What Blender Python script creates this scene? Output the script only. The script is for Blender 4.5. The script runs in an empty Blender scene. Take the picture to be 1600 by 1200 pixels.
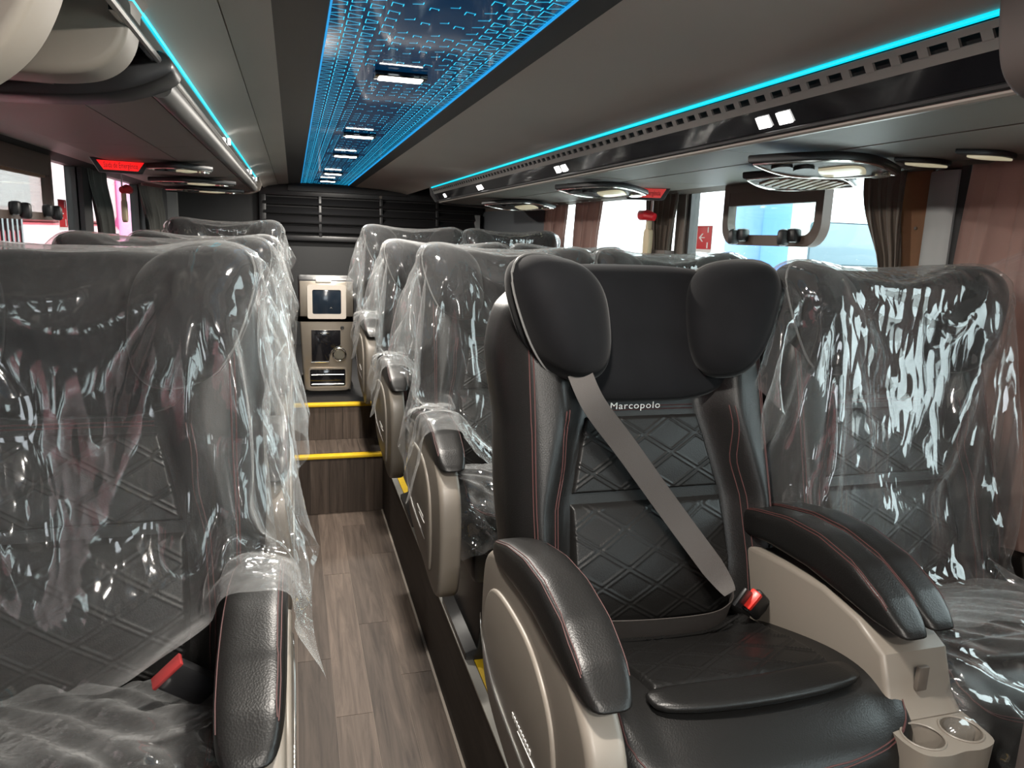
import bpy, bmesh, math, random
import numpy as np
from mathutils import Vector, Matrix, Euler

random.seed(7); np.random.seed(7)
SC = bpy.context.scene
COL = SC.collection
E = 1.37                        # eye height above the aisle floor; most heights below are written relative to the eye

# ------------------------------------------------------------------ camera, sky, exposure
cam_d = bpy.data.cameras.new('camera'); cam = bpy.data.objects.new('camera', cam_d); COL.objects.link(cam)
cam_d.sensor_fit = 'HORIZONTAL'; cam_d.sensor_width = 36.0; cam_d.lens = 36.0 * 1155 / 1600; cam_d.clip_start = 0.02; cam_d.clip_end = 200
Rw = np.array([[0.9598031, -0.02062746, 0.27991521], [-0.27844578, -0.19540055, 0.94036513], [0.03529824, -0.98050657, -0.19328968]])
cam.matrix_world = Matrix(((Rw[0][0], -Rw[0][1], -Rw[0][2], 0), (Rw[1][0], -Rw[1][1], -Rw[1][2], 0), (Rw[2][0], -Rw[2][1], -Rw[2][2], E), (0, 0, 0, 1)))
SC.camera = cam
world = bpy.data.worlds.new('sky'); SC.world = world; world.use_nodes = True
wb = world.node_tree.nodes['Background']; wb.inputs[0].default_value = (0.86, 0.94, 1.0, 1); wb.inputs[1].default_value = 3.6
SC.view_settings.view_transform = 'Standard'; SC.view_settings.look = 'None'; SC.view_settings.gamma = 1.0
SC.view_settings.use_curve_mapping = False; SC.view_settings.exposure = 1.15
SC.cycles.transparent_max_bounces = 32; SC.cycles.max_bounces = 10; SC.cycles.sample_clamp_indirect = 6.0
SC.cycles.caustics_reflective = False; SC.cycles.caustics_refractive = False

# ------------------------------------------------------------------ materials
def mat(name, col, rough=0.5, metal=0.0, spec=0.5, emit=None, es=0.0, sheen=0.0, bump=None, vary=None, coat=0.0):
    m = bpy.data.materials.new(name); m.use_nodes = True
    nt = m.node_tree; b = nt.nodes['Principled BSDF']
    b.inputs['Base Color'].default_value = (*col, 1); b.inputs['Roughness'].default_value = rough
    b.inputs['Metallic'].default_value = metal; b.inputs['Specular IOR Level'].default_value = spec
    if coat: b.inputs['Coat Weight'].default_value = coat; b.inputs['Coat Roughness'].default_value = 0.08
    if sheen: b.inputs['Sheen Weight'].default_value = sheen; b.inputs['Sheen Roughness'].default_value = 0.4
    if emit: b.inputs['Emission Color'].default_value = (*emit, 1); b.inputs['Emission Strength'].default_value = es
    tc = None
    if bump or vary: tc = nt.nodes.new('ShaderNodeTexCoord')
    if vary:                                        # (scale, amount)
        n = nt.nodes.new('ShaderNodeTexNoise'); n.inputs['Scale'].default_value = vary[0]; n.inputs['Detail'].default_value = 5
        r = nt.nodes.new('ShaderNodeMix'); r.data_type = 'RGBA'
        r.inputs[6].default_value = (*[c * (1 - vary[1]) for c in col], 1); r.inputs[7].default_value = (*[min(1, c * (1 + vary[1])) for c in col], 1)
        nt.links.new(tc.outputs['Object'], n.inputs['Vector']); nt.links.new(n.outputs['Fac'], r.inputs[0]); nt.links.new(r.outputs[2], b.inputs['Base Color'])
    if bump:                                        # (scale, strength, distance, kind)
        kind = bump[3] if len(bump) > 3 else 'noise'
        n = nt.nodes.new('ShaderNodeTexVoronoi' if kind == 'voronoi' else 'ShaderNodeTexNoise'); n.inputs['Scale'].default_value = bump[0]
        bp = nt.nodes.new('ShaderNodeBump'); bp.inputs['Strength'].default_value = bump[1]; bp.inputs['Distance'].default_value = bump[2]
        nt.links.new(tc.outputs['Object'], n.inputs['Vector']); nt.links.new(n.outputs[0], bp.inputs['Height']); nt.links.new(bp.outputs[0], b.inputs['Normal'])
    return m

def cloth(name, col, through):
    m = bpy.data.materials.new(name); m.use_nodes = True; nt = m.node_tree; b = nt.nodes['Principled BSDF']; o = nt.nodes['Material Output']
    b.inputs['Base Color'].default_value = (*col, 1); b.inputs['Roughness'].default_value = 0.85; b.inputs['Sheen Weight'].default_value = 0.2
    t = nt.nodes.new('ShaderNodeBsdfTranslucent'); t.inputs[0].default_value = (*col, 1); x = nt.nodes.new('ShaderNodeMixShader'); x.inputs[0].default_value = through
    nt.links.new(b.outputs[0], x.inputs[1]); nt.links.new(t.outputs[0], x.inputs[2]); nt.links.new(x.outputs[0], o.inputs[0])
    tc = nt.nodes.new('ShaderNodeTexCoord'); n = nt.nodes.new('ShaderNodeTexNoise'); n.inputs['Scale'].default_value = 300; bp = nt.nodes.new('ShaderNodeBump'); bp.inputs['Strength'].default_value = 0.3; bp.inputs['Distance'].default_value = 0.001
    nt.links.new(tc.outputs['Object'], n.inputs['Vector']); nt.links.new(n.outputs[0], bp.inputs['Height']); nt.links.new(bp.outputs[0], b.inputs['Normal'])
    return m
M = {}
M['leather'] = mat('black_leather', (0.0075, 0.0072, 0.007), 0.37, spec=0.32, bump=(420, 0.25, 0.0006, 'voronoi'))
M['leather_perf'] = mat('perforated_leather', (0.012, 0.012, 0.011), 0.42, bump=(330, 0.6, 0.0008, 'voronoi'))
M['velvet'] = mat('charcoal_velvet', (0.005, 0.005, 0.0058), 0.8, spec=0.08, sheen=0.10, bump=(160, 0.15, 0.001), vary=(22, 0.3))
M['taupe'] = mat('taupe_plastic', (0.17, 0.150, 0.127), 0.42, bump=(900, 0.1, 0.0003))
M['taupe_dark'] = mat('dark_taupe_plastic', (0.10, 0.085, 0.072), 0.5)
M['black'] = mat('black_plastic', (0.012, 0.012, 0.013), 0.4)
M['gloss_black'] = mat('gloss_black', (0.008, 0.008, 0.010), 0.08, coat=0.5)
M['matte_black'] = mat('matte_black', (0.010, 0.010, 0.011), 0.7)
M['stitch'] = mat('dark_red_thread', (0.050, 0.014, 0.013), 0.7)
M['belt'] = mat('grey_webbing', (0.036, 0.030, 0.027), 0.55, bump=(900, 0.5, 0.0006))
M['buckle_red'] = mat('red_plastic', (0.72, 0.03, 0.02), 0.35)
M['metal'] = mat('brushed_metal', (0.55, 0.54, 0.52), 0.3, metal=1.0)
M['logo'] = mat('silver_print', (0.78, 0.77, 0.74), 0.4)
M['ceil'] = mat('taupe_ceiling_cloth', (0.48, 0.44, 0.395), 0.75, bump=(700, 0.2, 0.0006), vary=(3, 0.06))
M['ceil_dark'] = mat('dark_ceiling_channel', (0.018, 0.0165, 0.015), 0.42)
M['rack'] = mat('grey_rack_panel', (0.21, 0.198, 0.175), 0.5, bump=(500, 0.25, 0.0006))
M['rack_side'] = mat('grey_rack_vent', (0.16, 0.155, 0.148), 0.5)
M['wall'] = mat('dark_grey_wall_lining', (0.017, 0.018, 0.019), 0.65, bump=(400, 0.3, 0.0006))
M['pillar'] = mat('light_grey_pillar', (0.26, 0.27, 0.27), 0.5)
M['wallbrown'] = mat('taupe_wall_lining', (0.15, 0.125, 0.105), 0.6)
M['led'] = mat('cyan_led', (0.0, 0.3, 0.35), 0.4, emit=(0.0, 0.55, 0.72), es=0.62)
M['mark'] = mat('cyan_etched_light', (0.0, 0.2, 0.3), 0.4, emit=(0.02, 0.48, 0.80), es=0.95)
M['lamp'] = mat('lamp_diffuser', (1, 1, 1), 0.4, emit=(1.0, 0.93, 0.82), es=8.0)
M['lit'] = mat('lit_display', (1, 1, 1), 0.4, emit=(1.0, 0.97, 0.95), es=2.2)
M['litlamp'] = mat('reading_lamp_lens', (0.7, 0.66, 0.5), 0.15, emit=(1.0, 0.9, 0.6), es=0.15)
M['chrome'] = mat('chrome', (0.75, 0.74, 0.70), 0.15, metal=1.0)
M['red_sign'] = mat('red_lit_sign', (0.8, 0.02, 0.02), 0.4, emit=(1.0, 0.012, 0.012), es=0.42)
M['red_sign_dim'] = mat('red_sign_lens', (0.65, 0.05, 0.05), 0.3, emit=(1.0, 0.08, 0.07), es=0.12)
M['sign_text'] = mat('dark_red_letters', (0.25, 0.0, 0.0), 0.5)
M['yellow'] = mat('yellow_edge', (0.80, 0.52, 0.02), 0.5, vary=(40, 0.15))
M['alu'] = mat('aluminium_edge', (0.42, 0.41, 0.38), 0.4, metal=0.7)
M['curtain_pink'] = cloth('dusty_pink_curtain', (0.30, 0.195, 0.17), 0.35)
M['curtain_grey'] = cloth('grey_brown_curtain', (0.125, 0.10, 0.08), 0.18)
M['blind'] = cloth('brown_roller_blind', (0.22, 0.115, 0.06), 0.25)
M['frame'] = mat('dark_window_frame', (0.020, 0.018, 0.017), 0.45)
M['frame_brown'] = mat('brown_hatch_frame', (0.075, 0.048, 0.036), 0.5)
M['red'] = mat('red_paint', (0.62, 0.02, 0.03), 0.3)
M['beige'] = mat('beige_plastic', (0.55, 0.46, 0.30), 0.5)
M['white'] = mat('white_print', (0.85, 0.85, 0.85), 0.5)
M['steelcase'] = mat('champagne_steel', (0.42, 0.37, 0.31), 0.33, metal=0.85)
M['pod'] = mat('beige_grey_pod', (0.235, 0.207, 0.175), 0.5)
M['pod_dark'] = mat('dark_brown_pod', (0.060, 0.048, 0.045), 0.6)

def wood(name, axis, tint=1.0):
    m = bpy.data.materials.new(name); m.use_nodes = True; nt = m.node_tree; b = nt.nodes['Principled BSDF']
    tc = nt.nodes.new('ShaderNodeTexCoord'); mp = nt.nodes.new('ShaderNodeMapping')
    sc = [26, 26, 26]; sc[axis] = 1.6; mp.inputs['Scale'].default_value = sc
    oi = nt.nodes.new('ShaderNodeObjectInfo'); ml = nt.nodes.new('ShaderNodeVectorMath'); ml.operation = 'MULTIPLY_ADD'
    cb = nt.nodes.new('ShaderNodeCombineXYZ')
    for i in range(3): nt.links.new(oi.outputs['Random'], cb.inputs[i])
    nt.links.new(cb.outputs[0], ml.inputs[0]); ml.inputs[1].default_value = (7, 7, 7); nt.links.new(tc.outputs['Object'], ml.inputs[2])
    nt.links.new(ml.outputs[0], mp.inputs['Vector'])
    n = nt.nodes.new('ShaderNodeTexNoise'); n.inputs['Scale'].default_value = 1.5; n.inputs['Detail'].default_value = 8; n.inputs['Distortion'].default_value = 0.8; n.inputs['Roughness'].default_value = 0.65
    nt.links.new(mp.outputs[0], n.inputs['Vector'])
    cr = nt.nodes.new('ShaderNodeValToRGB'); e = cr.color_ramp.elements
    e[0].position = 0.28; e[0].color = (0.046 * tint, 0.034 * tint, 0.027 * tint, 1); e[1].position = 0.74; e[1].color = (0.160 * tint, 0.122 * tint, 0.098 * tint, 1)
    nt.links.new(n.outputs['Fac'], cr.inputs[0])
    mx = nt.nodes.new('ShaderNodeMix'); mx.data_type = 'RGBA'; mx.blend_type = 'MULTIPLY'; mx.inputs[0].default_value = 1.0
    r2 = nt.nodes.new('ShaderNodeMapRange'); r2.inputs[3].default_value = 0.55; r2.inputs[4].default_value = 1.15
    nt.links.new(oi.outputs['Random'], r2.inputs[0]); nt.links.new(cr.outputs[0], mx.inputs[6])
    c3 = nt.nodes.new('ShaderNodeCombineColor')
    for i in range(3): nt.links.new(r2.outputs[0], c3.inputs[i])
    nt.links.new(c3.outputs[0], mx.inputs[7]); nt.links.new(mx.outputs[2], b.inputs['Base Color'])
    b.inputs['Roughness'].default_value = 0.58; b.inputs['Specular IOR Level'].default_value = 0.3
    return m
M['wood'] = wood('grey_brown_plank', 1)
M['wood_z'] = wood('grey_brown_plank_upright', 2, 0.9)
M['wood_dark'] = wood('dark_plank_side', 1, 0.5)

def glass_mat(name, tint=(0.95, 1.0, 0.98), refl=1.0):
    m = bpy.data.materials.new(name); m.use_nodes = True; nt = m.node_tree; nt.nodes.clear()
    o = nt.nodes.new('ShaderNodeOutputMaterial'); t = nt.nodes.new('ShaderNodeBsdfTransparent'); t.inputs[0].default_value = (*tint, 1)
    g = nt.nodes.new('ShaderNodeBsdfGlossy'); g.inputs['Roughness'].default_value = 0.02
    lw = nt.nodes.new('ShaderNodeLayerWeight'); lw.inputs[0].default_value = 0.5
    p4 = nt.nodes.new('ShaderNodeMath'); p4.operation = 'POWER'; p4.inputs[1].default_value = 4.0; nt.links.new(lw.outputs['Facing'], p4.inputs[0])
    f = nt.nodes.new('ShaderNodeMath'); f.operation = 'MULTIPLY_ADD'; f.inputs[1].default_value = 0.6; f.inputs[2].default_value = 0.03; nt.links.new(p4.outputs[0], f.inputs[0])
    mx = nt.nodes.new('ShaderNodeMixShader')
    nt.links.new(f.outputs[0], mx.inputs[0]); nt.links.new(t.outputs[0], mx.inputs[1]); nt.links.new(g.outputs[0], mx.inputs[2]); nt.links.new(mx.outputs[0], o.inputs[0])
    return m
M['glass'] = glass_mat('window_glass')

# ------------------------------------------------------------------ object helpers
def finish(me, smooth):
    if smooth:
        me.shade_smooth()
        if smooth != True: me.set_sharp_from_angle(angle=math.radians(smooth))
def origin(p):
    o = Vector((0, 0, 0))
    while p is not None: o += p.location; p = p.parent
    return o
def mesh(name, verts, faces, material, smooth=35):
    me = bpy.data.meshes.new(name); me.from_pydata([tuple(map(float, v)) for v in verts], [], [tuple(map(int, f)) for f in faces]); me.update()
    if material: me.materials.append(material)
    finish(me, smooth); return me
def link(name, me, parent=None, loc=None):
    o = bpy.data.objects.new(name, me); COL.objects.link(o)
    if parent is not None: o.parent = parent
    if loc is not None: o.location = loc
    return o
def obj(name, verts, faces, material, parent=None, smooth=35):
    """verts in world coordinates; stored relative to the parent's place"""
    org = np.array(origin(parent)); v = np.asarray(verts, float) - org
    return link(name, mesh(name, v, faces, material, smooth), parent)
def thing(name, label, cat, loc, group=None):
    o = bpy.data.objects.new(name, None); COL.objects.link(o); o.location = loc; o.empty_display_size = 0.1
    tag(o, label, cat, group); return o
def tag(o, label=None, cat=None, group=None, kind=None):
    if label: o['label'] = label
    if cat: o['category'] = cat
    if group: o['group'] = group
    if kind: o['kind'] = kind
    return o
def struct(o): o['kind'] = 'structure'; return o

class MB:
    """collects simple solids into one mesh (world coordinates)"""
    def __init__(s): s.v = []; s.f = []
    def add(s, v, f):
        b = len(s.v); s.v += [tuple(map(float, p)) for p in v]; s.f += [tuple(int(i) + b for i in q) for q in f]; return s
    def box(s, x0, x1, y0, y1, z0, z1, bev=0.0):
        if bev <= 0:
            v = [(x, y, z) for x in (x0, x1) for y in (y0, y1) for z in (z0, z1)]
            return s.add(v, [(0, 1, 3, 2), (4, 6, 7, 5), (0, 4, 5, 1), (2, 3, 7, 6), (0, 2, 6, 4), (1, 5, 7, 3)])
        bm = bmesh.new(); bmesh.ops.create_cube(bm, size=1.0)
        for q in bm.verts: q.co = Vector(((x0 + x1) / 2 + q.co.x * (x1 - x0), (y0 + y1) / 2 + q.co.y * (y1 - y0), (z0 + z1) / 2 + q.co.z * (z1 - z0)))
        bmesh.ops.bevel(bm, geom=list(bm.edges), offset=bev, segments=2, affect='EDGES', profile=0.5)
        return s.bm(bm)
    def bm(s, bm):
        bm.verts.index_update(); s.add([q.co for q in bm.verts], [[q.index for q in f.verts] for f in bm.faces]); bm.free(); return s
    def tube(s, pts, r, n=8, caps=True, closed=False):
        pts = [Vector(p) for p in pts]; rings = []; m = len(pts)
        up = Vector((0.13, 0.21, 0.97)); vs = []
        for i, p in enumerate(pts):
            a = pts[(i - 1) % m] if (i > 0 or closed) else p; c = pts[(i + 1) % m] if (i < m - 1 or closed) else p
            t = (c - a).normalized(); u = t.cross(up)
            if u.length < 1e-3: u = t.cross(Vector((1, 0, 0)))
            u.normalize(); w = t.cross(u); rr = r[i] if hasattr(r, '__len__') else r
            vs += [p + (u * math.cos(2 * math.pi * k / n) + w * math.sin(2 * math.pi * k / n)) * rr for k in range(n)]
        fs = [(i * n + k, i * n + (k + 1) % n, ((i + 1) % m) * n + (k + 1) % n, ((i + 1) % m) * n + k) for i in range(m if closed else m - 1) for k in range(n)]
        if caps and not closed: fs += [tuple(range(n))[::-1], tuple((m - 1) * n + k for k in range(n))]
        return s.add(vs, fs)
    def cyl(s, c, r, h, axis=2, n=24, r2=None):
        p0 = list(c); p1 = list(c); p1[axis] += h
        return s.tube([p0, p1], [r, r if r2 is None else r2], n)
    def extrude(s, poly, axis, a0, a1, bev=0.0, seg=2):
        """poly: 2-D outline in the plane across axis (the other two axes in order), from a0 to a1"""
        bm = bmesh.new()
        def P(p, a): l = list(p); l.insert(axis, a); return l
        lo = [bm.verts.new(P(p, a0)) for p in poly]; hi = [bm.verts.new(P(p, a1)) for p in poly]; n = len(poly)
        f0 = bm.faces.new(lo); f1 = bm.faces.new(hi[::-1])
        for i in range(n): bm.faces.new((lo[i], hi[i], hi[(i + 1) % n], lo[(i + 1) % n]))
        bmesh.ops.recalc_face_normals(bm, faces=list(bm.faces))
        if bev > 0:
            ed = [e for e in bm.edges if len(e.link_faces) == 2 and (f0 in e.link_faces or f1 in e.link_faces)]
            bmesh.ops.bevel(bm, geom=ed, offset=bev, segments=seg, affect='EDGES', profile=0.5)
        return s.bm(bm)
    def o(s, name, material, parent=None, smooth=35): return obj(name, s.v, s.f, material, parent, smooth)

def box(name, x0, x1, y0, y1, z0, z1, m, parent=None, bev=0.0): return MB().box(x0, x1, y0, y1, z0, z1, bev).o(name, m, parent)

def rcube(n, q):
    """rounded cube of unit half-size: cube grid pushed onto a q-norm ball; n is one number or one per axis"""
    n = (n, n, n) if isinstance(n, int) else n
    key = {}; V = []; F = []
    def vid(p):
        k = tuple(np.round(p, 6))
        if k not in key: key[k] = len(V); V.append(p)
        return key[k]
    g = [np.sin(np.linspace(-math.pi / 2, math.pi / 2, m + 1)) * 0.35 + np.linspace(-1, 1, m + 1) * 0.65 for m in n]
    for ax in range(3):
        a, b = [(1, 2), (2, 0), (0, 1)][ax]
        for s in (-1, 1):
            for i in range(n[a]):
                for j in range(n[b]):
                    q4 = []
                    for di, dj in ((0, 0), (1, 0), (1, 1), (0, 1)):
                        p = np.zeros(3); p[ax] = s; p[a] = g[a][i + di]; p[b] = g[b][j + dj]; q4.append(vid(p))
                    F.append(q4 if s > 0 else q4[::-1])
    V = np.array(V); r = (np.abs(V) ** q).sum(1) ** (1 / q); V = V / r[:, None]
    return V, F
def smst(a, b, x):
    t = np.clip((x - a) / (b - a), 0, 1); return t * t * (3 - 2 * t)
def rot(v, c, rx=0, ry=0, rz=0):
    m = np.array(Euler((rx, ry, rz), 'XYZ').to_matrix()); return (np.asarray(v) - c) @ m.T + c
def catmull(pts, k=8, closed=False):
    p = [np.array(q, float) for q in pts]; n = len(p); out = []
    rng = range(n) if closed else range(n - 1)
    for i in rng:
        p0 = p[(i - 1) % n] if closed or i > 0 else p[i]; p1 = p[i]; p2 = p[(i + 1) % n]; p3 = p[(i + 2) % n] if closed or i + 2 < n else p2
        for t in np.linspace(0, 1, k, endpoint=False):
            out.append(0.5 * (2 * p1 + (p2 - p0) * t + (2 * p0 - 5 * p1 + 4 * p2 - p3) * t * t + (3 * p1 - p0 - 3 * p2 + p3) * t ** 3))
    if not closed: out.append(p[-1])
    return [tuple(q) for q in out]
def text_mesh(s, size, shear=0.0, space=1.0, ext=0.0004, bold=0.0):
    """lettering as mesh data lying in its own XY plane, centred"""
    cu = bpy.data.curves.new('lettering', 'FONT'); cu.body = s; cu.size = size; cu.shear = shear; cu.space_character = space
    cu.extrude = ext; cu.align_x = 'CENTER'; cu.align_y = 'CENTER'; cu.resolution_u = 3; cu.offset = bold
    o = bpy.data.objects.new('lettering', cu); COL.objects.link(o); dg = bpy.context.evaluated_depsgraph_get(); dg.update()
    me = bpy.data.meshes.new_from_object(o.evaluated_get(dg)); bpy.data.objects.remove(o); bpy.data.curves.remove(cu)
    v = np.array([q.co[:] for q in me.vertices]); f = [list(p.vertices) for p in me.polygons]; bpy.data.meshes.remove(me); return v, f
# ------------------------------------------------------------------ setting: floor, steps, platforms
FLX0, FLX1 = -0.12, 0.405
YF, YB = -2.6, 6.0
floor = struct(box('floor', FLX0, FLX1, YF, 3.57, -0.10, 0.0, mat('floor_seam', (0.16, 0.125, 0.10), 0.6)))
pw = (FLX1 - FLX0) / 5
rows_off = [0.30, 0.72, 0.10, 0.52, 0.86]
for k in range(5):
    y = YF - rows_off[k]
    while y < 3.57:
        a, b = max(y, YF), min(y + 0.93, 3.57)
        if b - a > 0.02: box('plank', FLX0 + k * pw + 0.0008, FLX0 + (k + 1) * pw - 0.0008, a + 0.0008, b - 0.0008, 0.0, 0.003, M['wood'], floor)
        y += 0.93
struct(box('trim_1', 0.397, 0.405, YF, 3.57, 0.003, 0.007, mat('pale_floor_cove', (0.30, 0.26, 0.22), 0.5)))
PZ = 0.29
platform_right = struct(box('floor_platform_right', 0.405, 1.50, YF, YB, -0.10, PZ, M['wood_dark']))
platform_left = struct(box('floor_platform_left', -0.88, FLX0, YF, YB, -0.10, PZ, M['wood_dark']))
nos = struct(box('trim_2', 0.402, 0.425, YF, 3.57, PZ, PZ + 0.006, M['alu']))
struct(box('trim_3', 0.428, 0.455, YF, 3.57, PZ, PZ + 0.004, M['yellow']))
step1 = struct(box('floor_step_lower', FLX0, 0.405, 3.57, 3.86, -0.1, 0.298, mat('riser_seam', (0.05, 0.04, 0.034), 0.6)))
step2 = struct(box('floor_step_upper', FLX0, 0.405, 3.86, YB, -0.1, 0.49, M['black']))
for st, y, z0, z1 in ((step1, 3.57, 0.004, 0.285), (step2, 3.86, 0.302, 0.478)):
    for k in range(6):
        w = (0.405 - FLX0) / 6
        box('plank', FLX0 + k * w + 0.001, FLX0 + (k + 1) * w - 0.001, y - 0.004, y, z0, z1, M['wood_z'], st)
    MB().box(FLX0, 0.405, y - 0.012, y + 0.035, z1, z1 + 0.016, 0.004).o('yellow_nosing', M['yellow'], st)
for k in range(5):
    box('plank', FLX0 + k * pw + 0.001, FLX0 + (k + 1) * pw - 0.001, 3.61, 3.856, 0.298, 0.301, M['wood'], step1)

# ------------------------------------------------------------------ walls with window openings
XR, XL = 1.50, -0.88
HZ = E + 0.205                   # window head
SZ = E - 0.42                    # window sill
def side_wall(name, x0, x1, openings, m):
    mb = MB(); mb.box(x0, x1, YF, YB, -0.1, SZ); mb.box(x0, x1, YF, YB, HZ + 0.05, E + 0.46)
    y = YF
    for a, b in openings + [(YB, YB)]:
        if a > y: mb.box(x0, x1, y, a, SZ, HZ + 0.05)
        y = b
    return struct(mb.o(name, m))
opR = [(-2.2, -1.2), (-1.0, 0.0), (0.15, 1.40), (1.50, 2.71), (2.78, 4.40)]
opL = [(-2.2, -1.2), (-0.9, 0.7), (0.9, 3.70), (3.78, 5.05)]
wr = side_wall('wall_right', XR, XR + 0.06, opR, M['wallbrown'])
wl = side_wall('wall_left', XL - 0.06, XL, opL, M['wall'])
n = 0
for x0, ops, sx in ((XR, opR, 1), (XL, opL, -1)):
    for a, b in ops:
        n += 1
        xa, xb = (x0 + 0.012, x0 + 0.05) if sx > 0 else (x0 - 0.05, x0 - 0.012)
        mb = MB(); t = 0.022
        mb.box(xa, xb, a, a + t, SZ, HZ + 0.05); mb.box(xa, xb, b - t, b, SZ, HZ + 0.05); mb.box(xa, xb, a, b, SZ, SZ + t); mb.box(xa, xb, a, b, HZ + 0.03, HZ + 0.05)
        w = struct(mb.o('window_%d' % n, M['frame']))
        xm = x0 + 0.03 * sx
        box('pane', xm - 0.002, xm + 0.002, a + t, b - t, SZ + t, HZ + 0.03, M['glass'], w)
# upholstered header rail above the right windows, lining panels, pillar covers
struct(MB().extrude([(1.44, E + 0.215), (1.50, E + 0.195), (1.50, E + 0.27), (1.44, E + 0.27)], 1, YF, 4.6, 0).o('trim_4', M['wallbrown']))
struct(MB().extrude([(-0.80, E + 0.245), (-0.88, E + 0.232), (-0.88, E + 0.30), (-0.80, E + 0.30)], 1, 0.4, 5.0, 0).o('trim_5', M['matte_black']))
struct(MB().extrude([(1.478, 1.412), (1.470, 1.43), (1.470, 1.478), (1.478, 1.492), (1.50, 1.492), (1.50, 1.412)], 2, SZ - 0.2, HZ - 0.012, 0.004).o('trim_6', M['pillar']))
struct(box('trim_7', 1.484, 1.50, 1.385, 1.412, SZ - 0.2, HZ, M['matte_black']))
struct(box('trim_8', 1.482, 1.50, 4.40, YB, E - 0.4, E + 0.20, mat('blue_grey_lining', (0.10, 0.11, 0.12), 0.45)))
struct(box('trim_9', -0.88, -0.862, 3.66, 3.80, E - 0.5, E + 0.235, M['matte_black']))
struct(box('trim_10', -0.88, -0.864, 5.05, YB, E - 0.4, E + 0.25, mat('grey_lining', (0.06, 0.063, 0.066), 0.6)))

# front bulkhead behind the photographer, with a doorway's worth of window in it
mb = MB(); mb.box(XL, XR, YF - 0.06, YF, -0.1, 0.9); mb.box(XL, XR, YF - 0.06, YF, 1.62, E + 0.46); mb.box(XL, -0.1, YF - 0.06, YF, 0.9, 1.62); mb.box(0.6, XR, YF - 0.06, YF, 0.9, 1.62)
struct(mb.o('wall_front', M['wall']))
# rear wall: grey lining below, black louvre above
wall_back = struct(box('wall_back', XL, XR, YB, YB + 0.06, -0.1, E + 0.46, M['wall']))
louvre = thing('air_louvre', 'wide black louvred air grille high across the rear wall', 'air grille', (0.6, YB, E + 0.13))
lx0, lx1 = -0.24, 1.47
MB().box(lx0, lx1, 5.975, 6.0, E - 0.04, E + 0.36).o('backing', M['matte_black'], louvre)
MB().box(lx0, lx1, 5.94, 5.975, E - 0.075, E - 0.035, 0.006).box(lx0, lx1, 5.94, 5.975, E + 0.255, E + 0.36, 0.006).box(lx0, lx0 + 0.05, 5.94, 5.975, E - 0.04, E + 0.26, 0.006).o('frame', M['black'], louvre)
for k in range(4):
    z = E - 0.005 + k * 0.068
    MB().extrude([(5.925, z), (5.932, z - 0.008), (5.975, z + 0.028), (5.975, z + 0.045)], 0, lx0 + 0.03, lx1).o('slat', M['black'], louvre)
for x in (0.20, 0.66, 1.10): MB().box(x - 0.012, x + 0.012, 5.935, 5.975, E - 0.04, E + 0.26, 0.003).o('divider', M['black'], louvre)
MB().cyl((0.655, 5.93, E + 0.275), 0.012, 0.02, 1, 12).o('screw_cap', M['taupe_dark'], louvre)
struct(box('trim_11', -0.87, -0.80, 5.93, 6.0, E - 0.4, E + 0.24, M['pillar']))
struct(box('trim_12', 1.41, 1.44, 5.90, 6.0, E - 0.4, E + 0.17, M['pillar']))

# ------------------------------------------------------------------ ceiling
CZ = E + 0.34
ceiling = struct(MB().box(XL - 0.06, XR + 0.06, YF, YB + 0.06, E + 0.44, E + 2.5).o('ceiling', M['matte_black']))  # slab carried up as the unseen upper deck, made tall to shade the left gap
CY0, CY1 = -0.6, 5.97
MB().extrude([(0.46, CZ), (0.66, CZ - 0.010), (0.80, CZ - 0.026), (0.852, CZ - 0.038), (0.852, CZ + 0.02), (0.46, CZ + 0.02)], 1, CY0, CY1).o('ceiling_panel', M['ceil'], ceiling)
MB().extrude([(-0.025, CZ), (-0.10, CZ - 0.008), (-0.10, CZ + 0.02), (-0.025, CZ + 0.02)], 1, CY0, CY1).o('ceiling_panel', M['ceil'], ceiling)
MB().extrude([(-0.102, CZ - 0.009), (-0.17, CZ - 0.022), (-0.205, CZ - 0.038), (-0.205, CZ + 0.02), (-0.102, CZ + 0.02)], 1, CY0, CY1).o('ceiling_cove', M['ceil'], ceiling)
# sunken dark channel with lit panel
mb = MB(); mb.extrude([(-0.025, CZ), (-0.025, CZ + 0.03), (0.062, CZ + 0.03), (0.062, CZ + 0.008)], 1, CY0, CY1); mb.extrude([(0.46, CZ), (0.46, CZ + 0.03), (0.41, CZ + 0.03), (0.41, CZ + 0.008)], 1, CY0, CY1)
mb.o('channel_border', M['ceil_dark'], ceiling)
box('end_bulkhead', -0.03, 0.85, 5.90, 5.97, CZ - 0.05, CZ + 0.03, M['matte_black'], ceiling)
light_panel = thing('ceiling_light_panel', 'long glossy dark ceiling panel etched with glowing blue marks above the aisle', 'light panel', (0.236, 2.6, CZ + 0.02))
gl = bpy.data.materials.new('etched_dark_acrylic'); gl.use_nodes = True
b = gl.node_tree.nodes['Principled BSDF']; b.inputs['Base Color'].default_value = (0.004, 0.03, 0.07, 1); b.inputs['Roughness'].default_value = 0.06
b.inputs['Emission Color'].default_value = (0.002, 0.035, 0.10, 1); b.inputs['Emission Strength'].default_value = 0.22
mb = MB(); yy = CY0
for k in range(6):
    y1 = CY0 + (CY1 - CY0) * (k + 1) / 6
    box('acrylic_sheet', 0.062, 0.41, yy + 0.001, y1 - 0.001, CZ + 0.010, CZ + 0.02, gl, light_panel); yy = y1
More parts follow.
